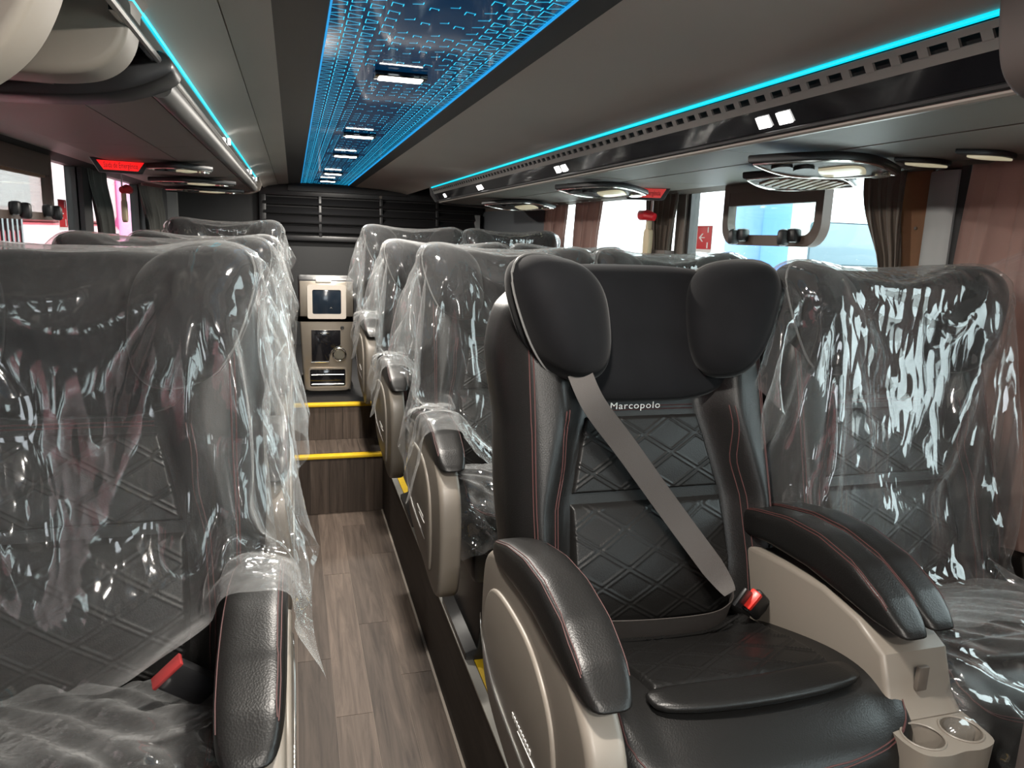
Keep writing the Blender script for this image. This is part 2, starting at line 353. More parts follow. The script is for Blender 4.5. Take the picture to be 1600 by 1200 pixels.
# etched bow-tie marks, glowing: thin bars just below the acrylic
LAMPY = [0.72, 1.75, 2.83, 3.58, 4.70, 5.40]
mk = MB(); z = CZ + 0.0094
def bar(x0, y0, x1, y1, w):
    dx, dy = x1 - x0, y1 - y0; l = math.hypot(dx, dy) or 1; nx, ny = -dy / l * w / 2, dx / l * w / 2
    mk.add([(x0 + nx, y0 + ny, z), (x1 + nx, y1 + ny, z), (x1 - nx, y1 - ny, z), (x0 - nx, y0 - ny, z)], [(0, 1, 2, 3)])
cols = 12; cw = (0.41 - 0.062) / cols
rng = random.Random(3)
y = CY0 + 0.02
while y < CY1 - 0.02:
    for c in range(cols):
        xc = 0.062 + (c + 0.5) * cw; d = abs(c - 5.5) / 5.5
        if any(abs(y - ly) < 0.05 and abs(xc - 0.236) < 0.075 for ly in LAMPY): continue
        if d < 0.3 and int(y * 31) % 3 == 0: continue
        w = 0.0012; L = cw * (0.22 + 0.19 * d) ; t = 0.0055 + 0.0105 * d
        yo = y + (0.022 if c % 2 else 0.0) + rng.uniform(-0.002, 0.002); s = 1 if (c + int(y * 40)) % 2 else -1
        if s > 0 or d > 0.6: bar(xc - L, yo - t, xc - L, yo + t, w)
        bar(xc + L, yo - t * 0.6, xc + L, yo + t * 0.6, w)
        bar(xc - L, yo - t * s, xc + L, yo - t * s * 0.35, w)
        if d > 0.5: bar(xc - L, yo + t * s, xc + L, yo + t * s * 0.35, w)
    y += 0.044
tag(mk.o('etched_marks', M['mark'], light_panel, False), kind='stuff')
MB().box(0.0622, 0.0652, CY0, CY1, CZ + 0.006, CZ + 0.0098).box(0.4068, 0.4098, CY0, CY1, CZ + 0.006, CZ + 0.0098).o('edge_glow_strip', mat('blue_edge_light', (0, 0.2, 0.4), 0.4, emit=(0.01, 0.30, 0.70), es=0.5), light_panel)
names = ['beyond the top edge', 'nearest and largest one seen', 'second nearest one seen', 'third nearest one seen', 'next to the last', 'last before the rear grille']
for k, ly in enumerate(LAMPY):
    t = thing('ceiling_lamp', 'warm white lamp set in the blue ceiling panel, ' + names[k], 'lamp', (0.236, ly, CZ + 0.004), 'lamps down the ceiling panel')
    MB().box(0.236 - 0.058, 0.236 + 0.058, ly - 0.026, ly + 0.026, CZ - 0.002, CZ + 0.0093, 0.002).o('housing', M['gloss_black'], t)
    MB().box(0.236 - 0.048, 0.236 + 0.048, ly - 0.019, ly + 0.019, CZ - 0.005, CZ + 0.001, 0.002).o('diffuser', M['lamp'], t)
    ld = bpy.data.lights.new('lamp_light', 'AREA'); ld.shape = 'RECTANGLE'; ld.size = 0.11; ld.size_y = 0.04; ld.energy = 8.5; ld.color = (1.0, 0.93, 0.84)
    lo = bpy.data.objects.new('lamp_light', ld); COL.objects.link(lo); lo.parent = t; lo.location = (0, 0, -0.012)
# lamps of the same row further forward, over the photographer
for ly in (-0.3, -0.9):
    ld = bpy.data.lights.new('lamp_light', 'AREA'); ld.shape = 'RECTANGLE'; ld.size = 0.11; ld.size_y = 0.04; ld.energy = 8.5; ld.color = (1.0, 0.93, 0.84)
    lo = bpy.data.objects.new('front_lamp_light', ld); COL.objects.link(lo); lo.location = (0.236, ly, CZ - 0.01)

# ------------------------------------------------------------------ luggage racks
RE = 4.84
rr = thing('luggage_rack', 'long grey overhead luggage rack with slotted vent strip above the right windows', 'luggage rack', (1.2, 2.4, E + 0.25))
rl = thing('luggage_rack', 'shorter grey overhead luggage rack with rounded tube edge above the left windows', 'luggage rack', (-0.5, 3.1, E + 0.25))
def strip(mb, p, q, y0, y1, t=0.006):
    """a flat strip between two (x, z) edge lines, thickness t away from the room"""
    (ax, az), (bx, bz) = p, q; l = math.hypot(bx - ax, bz - az); nx, nz = -(bz - az) / l * t, (bx - ax) / l * t
    if nz < 0: nx, nz = -nx, -nz
    return mb.extrude([(ax, az), (bx, bz), (bx + nx, bz + nz), (ax + nx, az + nz)], 1, y0, y1)
Y0R = 0.70
P0 = (0.853, E + 0.297); P1 = (0.874, E + 0.260); P2 = (0.898, E + 0.224); P3 = (0.915, E + 0.211); P4 = (1.10, E + 0.2055); P5 = (1.45, E + 0.208)
lerp = lambda p, q, t: (p[0] + (q[0] - p[0]) * t, p[1] + (q[1] - p[1]) * t)
mb = MB(); strip(mb, lerp(P0, P1, 0.12), lerp(P0, P1, 0.36), Y0R, RE, 0.004); strip(mb, lerp(P0, P1, 0.66), P1, Y0R, RE, 0.004)
y = Y0R; ns = 0
while y < RE - 0.02:
    strip(mb, lerp(P0, P1, 0.34), lerp(P0, P1, 0.68), y, y + 0.018, 0.004); y += 0.052
mb.o('slotted_vent_strip', M['rack_side'], rr)
strip(MB(), (P0[0] + 0.012, P0[1] + 0.012), (P1[0] + 0.012, P1[1] + 0.008), Y0R, RE, 0.01).o('vent_backing', M['matte_black'], rr)
strip(MB(), P1, P2, Y0R, RE, 0.01).o('gloss_fascia', M['gloss_black'], rr)
MB().tube([(P2[0] + 0.006, Y0R, P2[1] - 0.004), (P2[0] + 0.006, RE, P2[1] - 0.004)], 0.006, 8).o('fascia_bead', M['black'], rr)
MB().tube([(P3[0] - 0.002, Y0R, P3[1] + 0.003), (P3[0] - 0.002, RE, P3[1] + 0.003)], 0.0075, 10).o('edge_tube', mat('pale_edge_trim', (0.32, 0.30, 0.27), 0.3, metal=0.4), rr)
y = Y0R
for k in range(5):
    y1 = Y0R + (RE - Y0R) * (k + 1) / 5
    strip(MB(), P3, (P4[0] - 0.002, P4[1]), y + 0.0012, y1 - 0.0012, 0.012).o('inner_underside_panel', M['rack'], rr)
    strip(MB(), (P4[0] + 0.002, P4[1] - 0.001), P5, y + 0.0012, y1 - 0.0012, 0.012).o('outer_underside_panel', M['rack'], rr); y = y1
MB().tube([(0.853, Y0R, E + 0.2985), (0.853, RE - 0.02, E + 0.2985)], 0.0042, 8).o('led_strip', M['led'], rr)
MB().extrude([(0.845, E + 0.32), (0.858, E + 0.255), (0.89, E + 0.212), (0.95, E + 0.198), (1.2, E + 0.188), (1.46, E + 0.195), (1.46, E + 0.32)], 1, RE, RE + 0.06, 0.012).o('end_cap', mat('dark_rack_end', (0.035, 0.035, 0.037), 0.45), rr)
for dy, dn in ((1.32, 3), (1.255, 3), (2.515, 2), (2.45, 2), (3.68, 2), (3.63, 2), (4.55, 2)):
    c = lerp(P1, P2, 0.55)
    mb = MB()
    for j in range(dn):
        w = 0.04 / dn
        yy = dy - 0.02 + j * w
        mb.extrude([(c[0] - 0.009, c[1] + 0.008), (c[0] + 0.003, c[1] - 0.012), (c[0] + 0.006, c[1] - 0.010), (c[0] - 0.004, c[1] + 0.010)], 1, yy + 0.0015, yy + w - 0.0015)
    mb.o('seat_number_light', M['lit'], rr)
# left rack
Y0L = 1.50
Q0 = (-0.204, E + 0.297); Q1 = (-0.198, E + 0.252); Q2 = (-0.262, E + 0.222); Q3 = (-0.36, E + 0.212); Q4 = (-0.60, E + 0.213); Q5 = (-0.85, E + 0.250)
strip(MB(), Q0, (-0.206, E + 0.262), Y0L - 0.4, RE, 0.01).o('gloss_fascia', M['gloss_black'], rl)
MB().tube([(-0.206, Y0L - 0.5, E + 0.266), (-0.206, RE, E + 0.266)], 0.0055, 8).o('bright_rail', M['metal'], rl)
MB().tube([(-0.222, Y0L, E + 0.243), (-0.222, RE, E + 0.243)], 0.022, 16).o('edge_tube', mat('grey_rack_tube', (0.075, 0.073, 0.070), 0.45), rl)
y = Y0L
for k in range(4):
    y1 = Y0L + (RE - Y0L) * (k + 1) / 4
    strip(MB(), (-0.236, E + 0.224), (Q3[0] + 0.0015, Q3[1]), y + 0.001, y1 - 0.001, 0.012).o('inner_underside_panel', M['rack'], rl)
    mb = MB(); strip(mb, (Q3[0] - 0.0015, Q3[1]), Q4, y + 0.001, y1 - 0.001, 0.012); strip(mb, Q4, Q5, y + 0.001, y1 - 0.001, 0.012)
    mb.o('outer_underside_panel', M['rack'], rl); y = y1
MB().extrude([(Q3[0], Q3[1] + 0.002), (Q4[0], Q4[1] + 0.002), (Q5[0], Q5[1] + 0.002), (Q5[0], Q5[1] + 0.03), (Q3[0], Q3[1] + 0.03)], 1, 0.5, Y0L).o('front_underside_panel', mat('brown_grey_rack_panel', (0.11, 0.095, 0.085), 0.5), rl)
MB().tube([(-0.204, 0.9, E + 0.2985), (-0.204, RE - 0.02, E + 0.2985)], 0.0042, 8).o('led_strip', M['led'], rl)
MB().extrude([(-0.19, E + 0.31), (-0.175, E + 0.265), (-0.19, E + 0.228), (-0.24, E + 0.205), (-0.5, E + 0.192), (-0.84, E + 0.225), (-0.84, E + 0.31)], 1, RE, RE + 0.06, 0.01).o('end_cap', M['taupe_dark'], rl)
MB().extrude(catmull([(-0.185, E + 0.262), (-0.20, E + 0.238), (-0.28, E + 0.208), (-0.40, E + 0.196), (-0.55, E + 0.198), (-0.40, E + 0.225), (-0.28, E + 0.255), (-0.21, E + 0.282)], 5, True), 1, Y0L - 0.10, Y0L + 0.004, 0.008).o('front_cap', M['black'], rl)
for dy, nm in ((2.72, 1), (4.07, 1), (4.63, 1)):
    MB().box(-0.200, -0.194, dy - 0.022, dy - 0.002, E + 0.272, E + 0.29).box(-0.200, -0.194, dy + 0.002, dy + 0.022, E + 0.272, E + 0.29).o('seat_number_light', M['lit'], rl)

# rounded overhead flaps nearest the camera
def pod(name, label, poly, y0, y1, m, bev):
    t = thing(name, label, 'overhead panel', (sum(p[0] for p in poly) / len(poly), (y0 + y1) / 2, min(p[1] for p in poly)))
    mb = MB(); mb.extrude(poly, 1, y0, y1, bev, 4); mb.o('shell', m, t)
    return t
flapA = catmull([(-0.203, E + 0.34), (-0.204, E + 0.29), (-0.212, E + 0.245), (-0.235, E + 0.214), (-0.275, E + 0.197), (-0.35, E + 0.192), (-0.50, E + 0.20), (-0.80, E + 0.23), (-0.85, E + 0.34), (-0.5, E + 0.345)], 6, True)
pod('overhead_flap', 'beige grey overhead flap with a rounded corner, beside the left light strip', flapA, 1.17, 1.26, M['pod'], 0.012)
flapB = catmull([(-0.215, E + 0.36), (-0.218, E + 0.27), (-0.232, E + 0.215), (-0.262, E + 0.165), (-0.31, E + 0.128), (-0.38, E + 0.105), (-0.50, E + 0.10), (-0.80, E + 0.13), (-0.85, E + 0.34), (-0.5, E + 0.365)], 6, True)
pod('overhead_flap', 'larger beige grey rounded overhead flap filling the upper left corner', flapB, 0.86, 0.95, M['pod'], 0.012)
flapC = catmull([(0.80, E + 0.40), (0.80, E + 0.31), (0.812, E + 0.235), (0.835, E + 0.20), (0.875, E + 0.185), (0.95, E + 0.18), (1.3, E + 0.19), (1.40, E + 0.30), (1.30, E + 0.40)], 6, True)
pod('overhead_flap', 'dark brown rounded overhead panel at the upper right corner', flapC, 0.66, 0.75, M['pod_dark'], 0.012)
t = thing('front_partition', 'dark brown upright partition edge at the lower right corner', 'partition', (1.15, 0.60, PZ))
MB().box(0.868, 1.45, 0.585, 0.615, PZ, E - 0.28, 0.008).o('panel', M['pod_dark'], t)

# ------------------------------------------------------------------ service units, signs
def leaf(cx, cy, L, W, k=20):
    """pointed oval outline, long along x"""
    a = [(cx - L / 2 + L * i / k, cy + W / 2 * math.sin(math.pi * i / k) ** 1.0) for i in range(k)]
    b_ = [(cx + L / 2 - L * i / k, cy - W / 2 * math.sin(math.pi * i / k) ** 1.0) for i in range(k)]
    return a + b_
def scaled(poly, s):
    cx = sum(p[0] for p in poly) / len(poly); cy = sum(p[1] for p in poly) / len(poly)
    return [(cx + (p[0] - cx) * s, cy + (p[1] - cy) * s) for p in poly]
def service(label, cx, cy, z, L, W, kind, group=None, name='service_unit'):
    t = thing(name, label, 'service unit', (cx, cy, z), group)
    p = leaf(cx, cy, L, W)
    MB().extrude(p, 2, z - 0.014, z + 0.004, 0.004).o('housing', M['black'], t)
    q = scaled(p, 0.93); MB().tube([(a, b, z - 0.015) for a, b in q], 0.003, 6, closed=True).o('chrome_rim', M['chrome'], t)
    if kind == 'lamp':
        MB().extrude(leaf(cx + L * 0.10, cy, L * 0.32, W * 0.55, 10), 2, z - 0.020, z - 0.014, 0.002).o('lens', M['litlamp'], t)
        for s in (-1, 1):
            c = cx - L * 0.22 + s * L * 0.07
            MB().cyl((c, cy, z - 0.021), W * 0.13, 0.008, 2, 16).o('air_nozzle', M['black'], t)
        MB().cyl((cx + L * 0.36, cy, z - 0.022), W * 0.12, 0.009, 2, 12).o('switch', M['chrome'], t)
    else:
        for k in range(9):
            x = cx - L * 0.30 + k * L * 0.075; h = W * 0.30 * math.sin(math.pi * (k + 1) / 10) ** 0.5
            MB().box(x, x + L * 0.045, cy - h, cy + h, z - 0.019, z - 0.014, 0.001).o('grille_bar', mat('warm_grille', (0.55, 0.47, 0.36), 0.4) if k == 0 and 'gb' not in M and not M.__setitem__('gb', 1) else bpy.data.materials['warm_grille'], t)
    t.rotation_euler[0] = math.radians(-8 if cx > 0 else -1); t.location[2] -= 0.012 + W * (0.045 if cx > 0 else 0)
    return t
service('black chrome-rimmed reading lamp unit under the right rack, the larger and nearer one', 1.13, 1.43, E + 0.207, 0.40, 0.17, 'lamp')
service('chrome-rimmed speaker with pale grille bars beside the hatch window', 1.30, 1.74, E + 0.207, 0.36, 0.20, 'grille')
service('black reading lamp unit under the right rack, just before the pale red sign', 1.06, 2.52, E + 0.207, 0.36, 0.20, 'lamp')
service('small black reading lamp unit at the far end of the right rack', 1.18, 3.95, E + 0.207, 0.42, 0.24, 'lamp')
service('narrow black lamp unit under the left rack, beside the glowing red sign', -0.365, 2.82, E + 0.214, 0.21, 0.14, 'lamp')
service('narrow black lamp unit under the left rack, middle one behind the red sign', -0.42, 3.62, E + 0.214, 0.36, 0.16, 'lamp')
service('narrow black lamp unit at the far end of the left rack', -0.45, 4.35, E + 0.214, 0.40, 0.16, 'lamp')
for (x, y), lb in (((1.36, 1.40), 'small slanted chrome reading lamp beyond the large lamp unit'), ((1.35, 1.23), 'small slanted chrome reading lamp above the pink curtain')):
    t = thing('reading_lamp', lb, 'lamp', (x, y, E + 0.207))
    MB().extrude(leaf(x, y, 0.16, 0.05, 10), 2, E + 0.196, E + 0.208, 0.003).o('housing', M['black'], t)
    MB().extrude(leaf(x + 0.01, y, 0.12, 0.028, 8), 2, E + 0.191, E + 0.197, 0.002).o('lens', M['litlamp'], t)
def exit_sign(label, cx, cy, z, w, h, lit, yaw):
    t = thing('emergency_exit_sign', label, 'exit sign', (cx, cy, z)); t.rotation_euler[2] = yaw
    def L(name, v, f, m, s=35):
        o = link(name, mesh(name, v, f, m, s), t); return o
    a = MB(); a.extrude([(-w / 2 - 0.02, 0.008), (w / 2 + 0.02, 0.008), (w / 2 - 0.006, -h - 0.008), (-w / 2 + 0.006, -h - 0.008)], 1, 0.002, 0.05, 0.003); L('housing', a.v, a.f, M['black'])
    a = MB(); a.extrude([(-w / 2, 0.0), (w / 2, 0.0), (w / 2 - 0.02, -h), (-w / 2 + 0.02, -h)], 1, -0.003, 0.004, 0.001); L('lens', a.v, a.f, lit)
    v, f = text_mesh('Saída de Emergência', 0.0265, ext=0.0005)
    v = v * [w / 0.30, 1, 1]
    v = np.stack([v[:, 0], -0.0035 - v[:, 2], v[:, 1] - h * 0.5], 1); L('lettering', v, f, M['sign_text'], False)
    return t
exit_sign('glowing red emergency exit sign under the left rack', -0.562, 2.90, E + 0.211, 0.145, 0.030, M['red_sign'], 0.22)
exit_sign('pale red emergency exit sign under the right rack', 1.30, 2.66, E + 0.205, 0.15, 0.034, M['red_sign_dim'], -0.35)
# ------------------------------------------------------------------ seats
# seat parts are shaped in seat coordinates: x from the seat's middle, y along the bus with row 1 at its true place, z relative to the eye;
# the seat's root stands on the platform at (middle, 1.0, -1.08)
SB = np.array([0.0, 1.0, -1.08])
def Yf(z): return 1.085 + 0.31 * (z + 0.66)
def hw(z): return np.interp(z, [-0.68, -0.56, -0.45, -0.36, -0.29], [0.155, 0.160, 0.155, 0.132, 0.112])
def bol(x, z): return 0.062 * smst(0.0, 0.07, np.abs(x) - hw(z) + 0.006) - 0.05 * smst(0.215, 0.285, np.abs(x)) 
def back_front(x, z): return Yf(z) - bol(x, z)
def smesh(name, v, f, m, smooth=True): return mesh(name, np.asarray(v) - SB, f, m, smooth)
def mbmesh(name, mb, m, smooth=35): return smesh(name, mb.v, mb.f, m, smooth)

def make_back():
    V, F = rcube((44, 8, 52), 5.0)
    z = -0.385 + V[:, 2] * 0.325
    half = np.interp(z, [-0.71, -0.6, -0.45, -0.32, -0.2, -0.12, -0.06], [0.250, 0.256, 0.262, 0.258, 0.270, 0.266, 0.245])
    x = V[:, 0] * half
    t = (V[:, 1] + 1) / 2                                   # 0 front .. 1 rear
    y = Yf(z) + 0.075 + V[:, 1] * 0.075 - bol(x, z) * (1 - t)
    return smesh('backrest', np.stack([x, y, z], 1), F, M['leather'])

def grid_patch(us, vs, P, edge=0.006):
    """closed-looking upholstered patch: a grid with its rim turned under"""
    nu, nv = len(us), len(vs); V = []; F = []
    for j in vs:
        for i in us: V.append(P(i, j))
    F = [(j * nu + i, j * nu + i + 1, (j + 1) * nu + i + 1, (j + 1) * nu + i) for j in range(nv - 1) for i in range(nu - 1)]
    return np.array(V), F
def quilt(u, v, px, pz):
    """raised double lines of a diamond lattice, crossing open"""
    a = (u / px + v / pz) % 1.0; b_ = (u / px - v / pz) % 1.0
    da = np.abs(a - 0.5); db = np.abs(b_ - 0.5); w = 0.070
    la = np.exp(-((da - w) / 0.020) ** 2) * smst(w - 0.03, w + 0.01, db)
    lb = np.exp(-((db - w) / 0.020) ** 2) * smst(w - 0.03, w + 0.01, da)
    return np.maximum(la, lb)
def back_patch(z0, z1, bulge, name, inset=0.0):
    us = np.linspace(-1, 1, 130); vs = np.linspace(0, 1, 110); U, Vv = np.meshgrid(us, vs)
    Z = z0 + (z1 - z0) * Vv; X = U * (hw(Z) - 0.002)
    rim = np.minimum(smst(0, 0.07, 1 - np.abs(U)), smst(0, 0.07, np.minimum(Vv, 1 - Vv)))
    h = -0.007 + rim * (0.012 + bulge * np.sin(np.pi * Vv) * (1 - 0.5 * U ** 2)) + 0.0018 * quilt(X, Z, 0.104, 0.062) * rim
    Y = back_front(X, Z) - h
    nu = len(us); F = [(j * nu + i, (j + 1) * nu + i, (j + 1) * nu + i + 1, j * nu + i + 1) for j in range(len(vs) - 1) for i in range(nu - 1)]
    if z1 > z0: F = [f[::-1] for f in F]
    return smesh(name, np.stack([X, Y, Z], 2).reshape(-1, 3), F, M['leather'])

def make_headrest():
    V, F = rcube((28, 8, 24), 3.6)
    z = -0.163 + V[:, 2] * 0.122; x = V[:, 0] * np.interp(z, [-0.29, -0.20, -0.05], [0.165, 0.21, 0.225])
    y = Yf(z) + 0.025 + V[:, 1] * 0.062 + 0.02 * (x / 0.2) ** 2 * (V[:, 1] < 0) * -1 - 0.01
    return smesh('headrest', np.stack([x, y, z], 1), F, M['velvet'])
def wing_shape(s):
    V, F = rcube((22, 16, 22), 2.7)
    v = V * [0.084, 0.072, 0.102]
    v[:, 0] *= 1 + 0.22 * V[:, 2]                           # fuller above
    v[:, 0] += s * 0.030 * (V[:, 2] - 0.2)
    v[:, 1] -= 0.012 * np.maximum(0, V[:, 2]) * 0
    v = rot(v, np.zeros(3), ry=-s * 0.10, rz=-s * 0.42) + [s * 0.170, 1.195, -0.131]
    v[:, 1] += 0.30 * (v[:, 2] + 0.131)
    return v, F
def make_wing(s):
    v, F = wing_shape(s); return smesh('headrest_wing', v, F, M['velvet'])
def wing_seam_highlight(s):
    """pale tube round the wing, drawing the highlight along its seam"""
    pts = []
    for a in np.linspace(0, 2 * math.pi, 40, endpoint=False):
        c, sn = math.cos(a), math.sin(a); r = (abs(c) ** 2.7 + abs(sn) ** 2.7) ** (1 / 2.7)
        p = np.array([c / r, 0.12, sn / r]); q = p * [0.0855, 0.072, 0.1035]
        q[0] *= 1 + 0.22 * p[2]; q[0] += s * 0.030 * (p[2] - 0.2)
        pts.append(q)
    v = rot(np.array(pts), np.zeros(3), ry=-s * 0.10, rz=-s * 0.42) + [s * 0.170, 1.195, -0.131]
    v[:, 1] += 0.30 * (v[:, 2] + 0.131)
    return mbmesh('seam_highlight', MB().tube(v, 0.0022, 6, closed=True), M['seam_highlight'])
M['seam_highlight'] = mat('grey_seam_highlight', (0.10, 0.10, 0.098), 0.4)  # paler than the velvet: the seam's highlight put into its colour

CZ0 = -0.615                                                # seat cushion top near the front
def cush_top(x, y): return -0.600 - 0.055 * smst(0.80, 1.10, y) - 0.012 * smst(0.05, 0.2, np.abs(x)) * 0 + 0.012 * smst(0.16, 0.22, np.abs(x))
def make_cushion():
    V, F = rcube((40, 36, 10), 4.2)
    x = V[:, 0] * 0.250; y = 0.895 + V[:, 1] * 0.205
    y = y - 0.012 * (1 - (x / 0.25) ** 2) * (V[:, 1] < 0)
    top = cush_top(x, y); t = (V[:, 2] + 1) / 2
    z = top - 0.155 * (1 - t) - 0.05 * smst(0.80, 0.68, y) * 0.55
    return smesh('cushion', np.stack([x, y, z], 1), F, M['leather'])
def cushion_patch():
    us = np.linspace(-1, 1, 120); vs = np.linspace(0, 1, 90); U, Vv = np.meshgrid(us, vs)
    Y = 0.80 + 0.27 * Vv; X = U * (0.150 + 0.02 * Vv)
    rim = np.minimum(smst(0, 0.08, 1 - np.abs(U)), smst(0, 0.08, np.minimum(Vv, 1 - Vv)))
    Z = cush_top(X, Y) - 0.007 + rim * 0.013 + 0.0024 * quilt(X, Y, 0.104, 0.070) * rim
    nu = len(us); F = [(j * nu + i, j * nu + i + 1, (j + 1) * nu + i + 1, (j + 1) * nu + i) for j in range(len(vs) - 1) for i in range(nu - 1)]
    return smesh('cushion_quilted_panel', np.stack([X, Y, Z], 2).reshape(-1, 3), F, M['leather'])
def cushion_flap():
    V, F = rcube((24, 8, 4), 4)
    x = V[:, 0] * 0.165; y = 0.79 + V[:, 1] * 0.028 - 0.012 * (1 - (x / 0.165) ** 2)
    return smesh('front_bolster_flap', np.stack([x, y, cush_top(x, y) + 0.004 + V[:, 2] * 0.008], 1), F, M['leather'])

from mathutils.bvhtree import BVHTree
def stitch(name, lines, r=0.0011, on=()):
    mb = MB(); trees = [BVHTree.FromPolygons([v.co[:] for v in me.vertices], [list(p.vertices) for p in me.polygons]) for me in on]
    for l in lines:
        if trees:
            q = []
            for p in l:
                p = Vector(tuple(map(float, np.asarray(p) - SB))); h = min((t.find_nearest(p) for t in trees), key=lambda h: h[3])
                q.append(tuple(np.array(h[0] + h[1] * 0.0004) + SB))
            l = q
        mb.tube(l, r, 5)
    return mbmesh(name, mb, M['stitch'])
def back_stitch():
    L = []
    for s in (-1, 1):
        for off in (0.022, 0.030):
            L.append([(s * (hw(z) + off + 0.02 * smst(-0.40, -0.30, z)), float(back_front(s * (hw(z) + off + 0.02 * smst(-0.40, -0.30, z)), z)) - 0.0006, z) for z in np.linspace(-0.66, -0.285, 26)])
        for off in (0.224, 0.231):
            L.append([(s * (off + 0.006 * math.sin(z * 9)), float(back_front(s * off, z)) + 0.006, z) for z in np.linspace(-0.66, -0.13, 26)])
    for dz in (0.004, 0.010):
        L.append([(x, float(back_front(x, -0.302 + dz)) - 0.001, -0.302 + dz) for x in np.linspace(-0.105, 0.105, 12)])
    return stitch('stitching', L, on=(SM['backrest'], SM['upper']))
def cushion_stitch():
    L = []
    for s in (-1, 1):
        for off in (0.0, 0.007):
            L.append([(s * (0.205 + off * 0.6), y, float(cush_top(0.205, y)) + 0.0015) for y in np.linspace(0.80, 1.06, 12)])
    for off in (0.0, 0.008):
        p = [(-0.212, 0.80, -0.588), (-0.217, 0.745, -0.598), (-0.21, 0.714, -0.622), (-0.15, 0.693, -0.650 + off), (0.0, 0.6765, -0.66 + off), (0.15, 0.693, -0.650 + off), (0.21, 0.714, -0.622), (0.217, 0.745, -0.598), (0.212, 0.80, -0.588)]
        L.append(catmull([(a, b - off * 0.2, c) for a, b, c in p], 6))
    return stitch('stitching', L, on=(SM['cushion'],))

# aisle armrest: plastic side shell with a wrapped leather pad
XO = -0.294                                                 # outer face
def arm_top(y): return np.interp(y, [0.66, 0.70, 0.74, 0.80, 0.88, 0.96, 1.05, 1.12, 1.17], [-0.575, -0.525, -0.492, -0.466, -0.452, -0.454, -0.472, -0.492, -0.512])
def make_pad(xc, hw_, name='arm_pad'):
    V, F = rcube((14, 44, 12), 4.6)
    y = 0.932 + V[:, 1] * 0.224
    t = (V[:, 2] + 1) / 2
    top = arm_top(y)
    low = np.interp(y, [0.68, 0.72, 0.76, 0.82, 0.9, 1.0, 1.16], [-0.543, -0.542, -0.538, -0.528, -0.520, -0.522, -0.545])
    front = smst(0.84, 0.69, y)
    z = low + (top - low) * t
    y = y - 0.018 * (1 - t) * front
    x = xc + V[:, 0] * hw_ * (1 + 0.04 * (1 - t))
    return np.stack([x, y, z], 1), F
def pad_stitch(xs, name='stitching'):
    L = []
    for x in xs:
        ys = np.linspace(0.705, 1.13, 24)
        L.append([(x, y, float(arm_top(y)) - 0.006) for y in ys] )
    return L
shell = catmull([(1.185, -0.60), (1.16, -0.535), (1.08, -0.505), (0.95, -0.492), (0.82, -0.505), (0.745, -0.53), (0.690, -0.575), (0.668, -0.64), (0.664, -0.72), (0.675, -0.80), (0.705, -0.850), (0.78, -0.862), (0.92, -0.842), (1.06, -0.812), (1.15, -0.775), (1.185, -0.70)], 5, True)
inner = catmull([(1.13, -0.60), (1.07, -0.563), (0.94, -0.556), (0.86, -0.575), (0.80, -0.62), (0.775, -0.70), (0.775, -0.78), (0.80, -0.825), (0.92, -0.818), (1.06, -0.79), (1.12, -0.755), (1.15, -0.68)], 5, True)
LINE = [(1.165, -0.650), (1.157, -0.674), (1.131, -0.702), (1.07, -0.731), (1.009, -0.743), (0.902, -0.753), (0.84, -0.756)]
def arm_meshes(sgn):
    """sgn -1: arm on the seat's left side (aisle side of the right hand seats)"""
    fl = lambda v: np.asarray(v, float) * [-sgn, 1, 1]
    out = {}
    def add(k, mb_or_vf, m, sm=35):
        v, f = (mb_or_vf.v, mb_or_vf.f) if isinstance(mb_or_vf, MB) else mb_or_vf
        f = [tuple(q)[::-1] for q in f] if sgn > 0 else f
        out[k] = smesh(k, fl(v), f, m, sm)
    add('side_shell', MB().extrude(shell, 0, XO, XO + 0.052, 0.012, 4), M['taupe'])
    add('raised_panel', MB().extrude(inner, 0, XO - 0.006, XO + 0.004, 0.005, 3), M['taupe'])
    line = catmull(LINE, 6)
    add('silver_line', MB().tube([(XO - 0.0065, a, b_) for a, b_ in line], [0.0004 + 0.0022 * math.sin(math.pi * (i + 0.5) / len(line)) for i in range(len(line))], 6), M['metal'])
    add('arm_pad', make_pad(XO + 0.036, 0.038), M['leather'], True)
    vp, fp = make_pad(XO + 0.036, 0.038); tr_ = BVHTree.FromPolygons([tuple(q) for q in vp], fp); mb = MB()
    def onpad(x, z0, r): mb.tube([tuple(h[0] + h[1] * 0.0003) for h in (tr_.find_nearest(Vector((x, float(y), float(arm_top(y)) + z0))) for y in np.linspace(0.725, 1.13, 30))], r, 5)
    onpad(XO - 0.004, 0.004, 0.0009); onpad(XO + 0.002, 0.010, 0.0009); onpad(XO + 0.074, -0.004, 0.0008)
    add('stitching', mb, M['stitch'])
    mk = MB()
    for k in range(9):
        y = 0.952 - k * 0.0105; z = -0.7065
        mk.box(XO - 0.0072, XO - 0.0062, y - 0.003, y + 0.003, z - 0.0035, z + 0.0035)
    mk.tube([(XO - 0.0068, 0.925, -0.7145), (XO - 0.0068, 0.845, -0.7145)], 0.0009, 5)
    add('silver_print', mk, M['logo'])
    return out
ARM = {-1: arm_meshes(-1), 1: arm_meshes(1)}

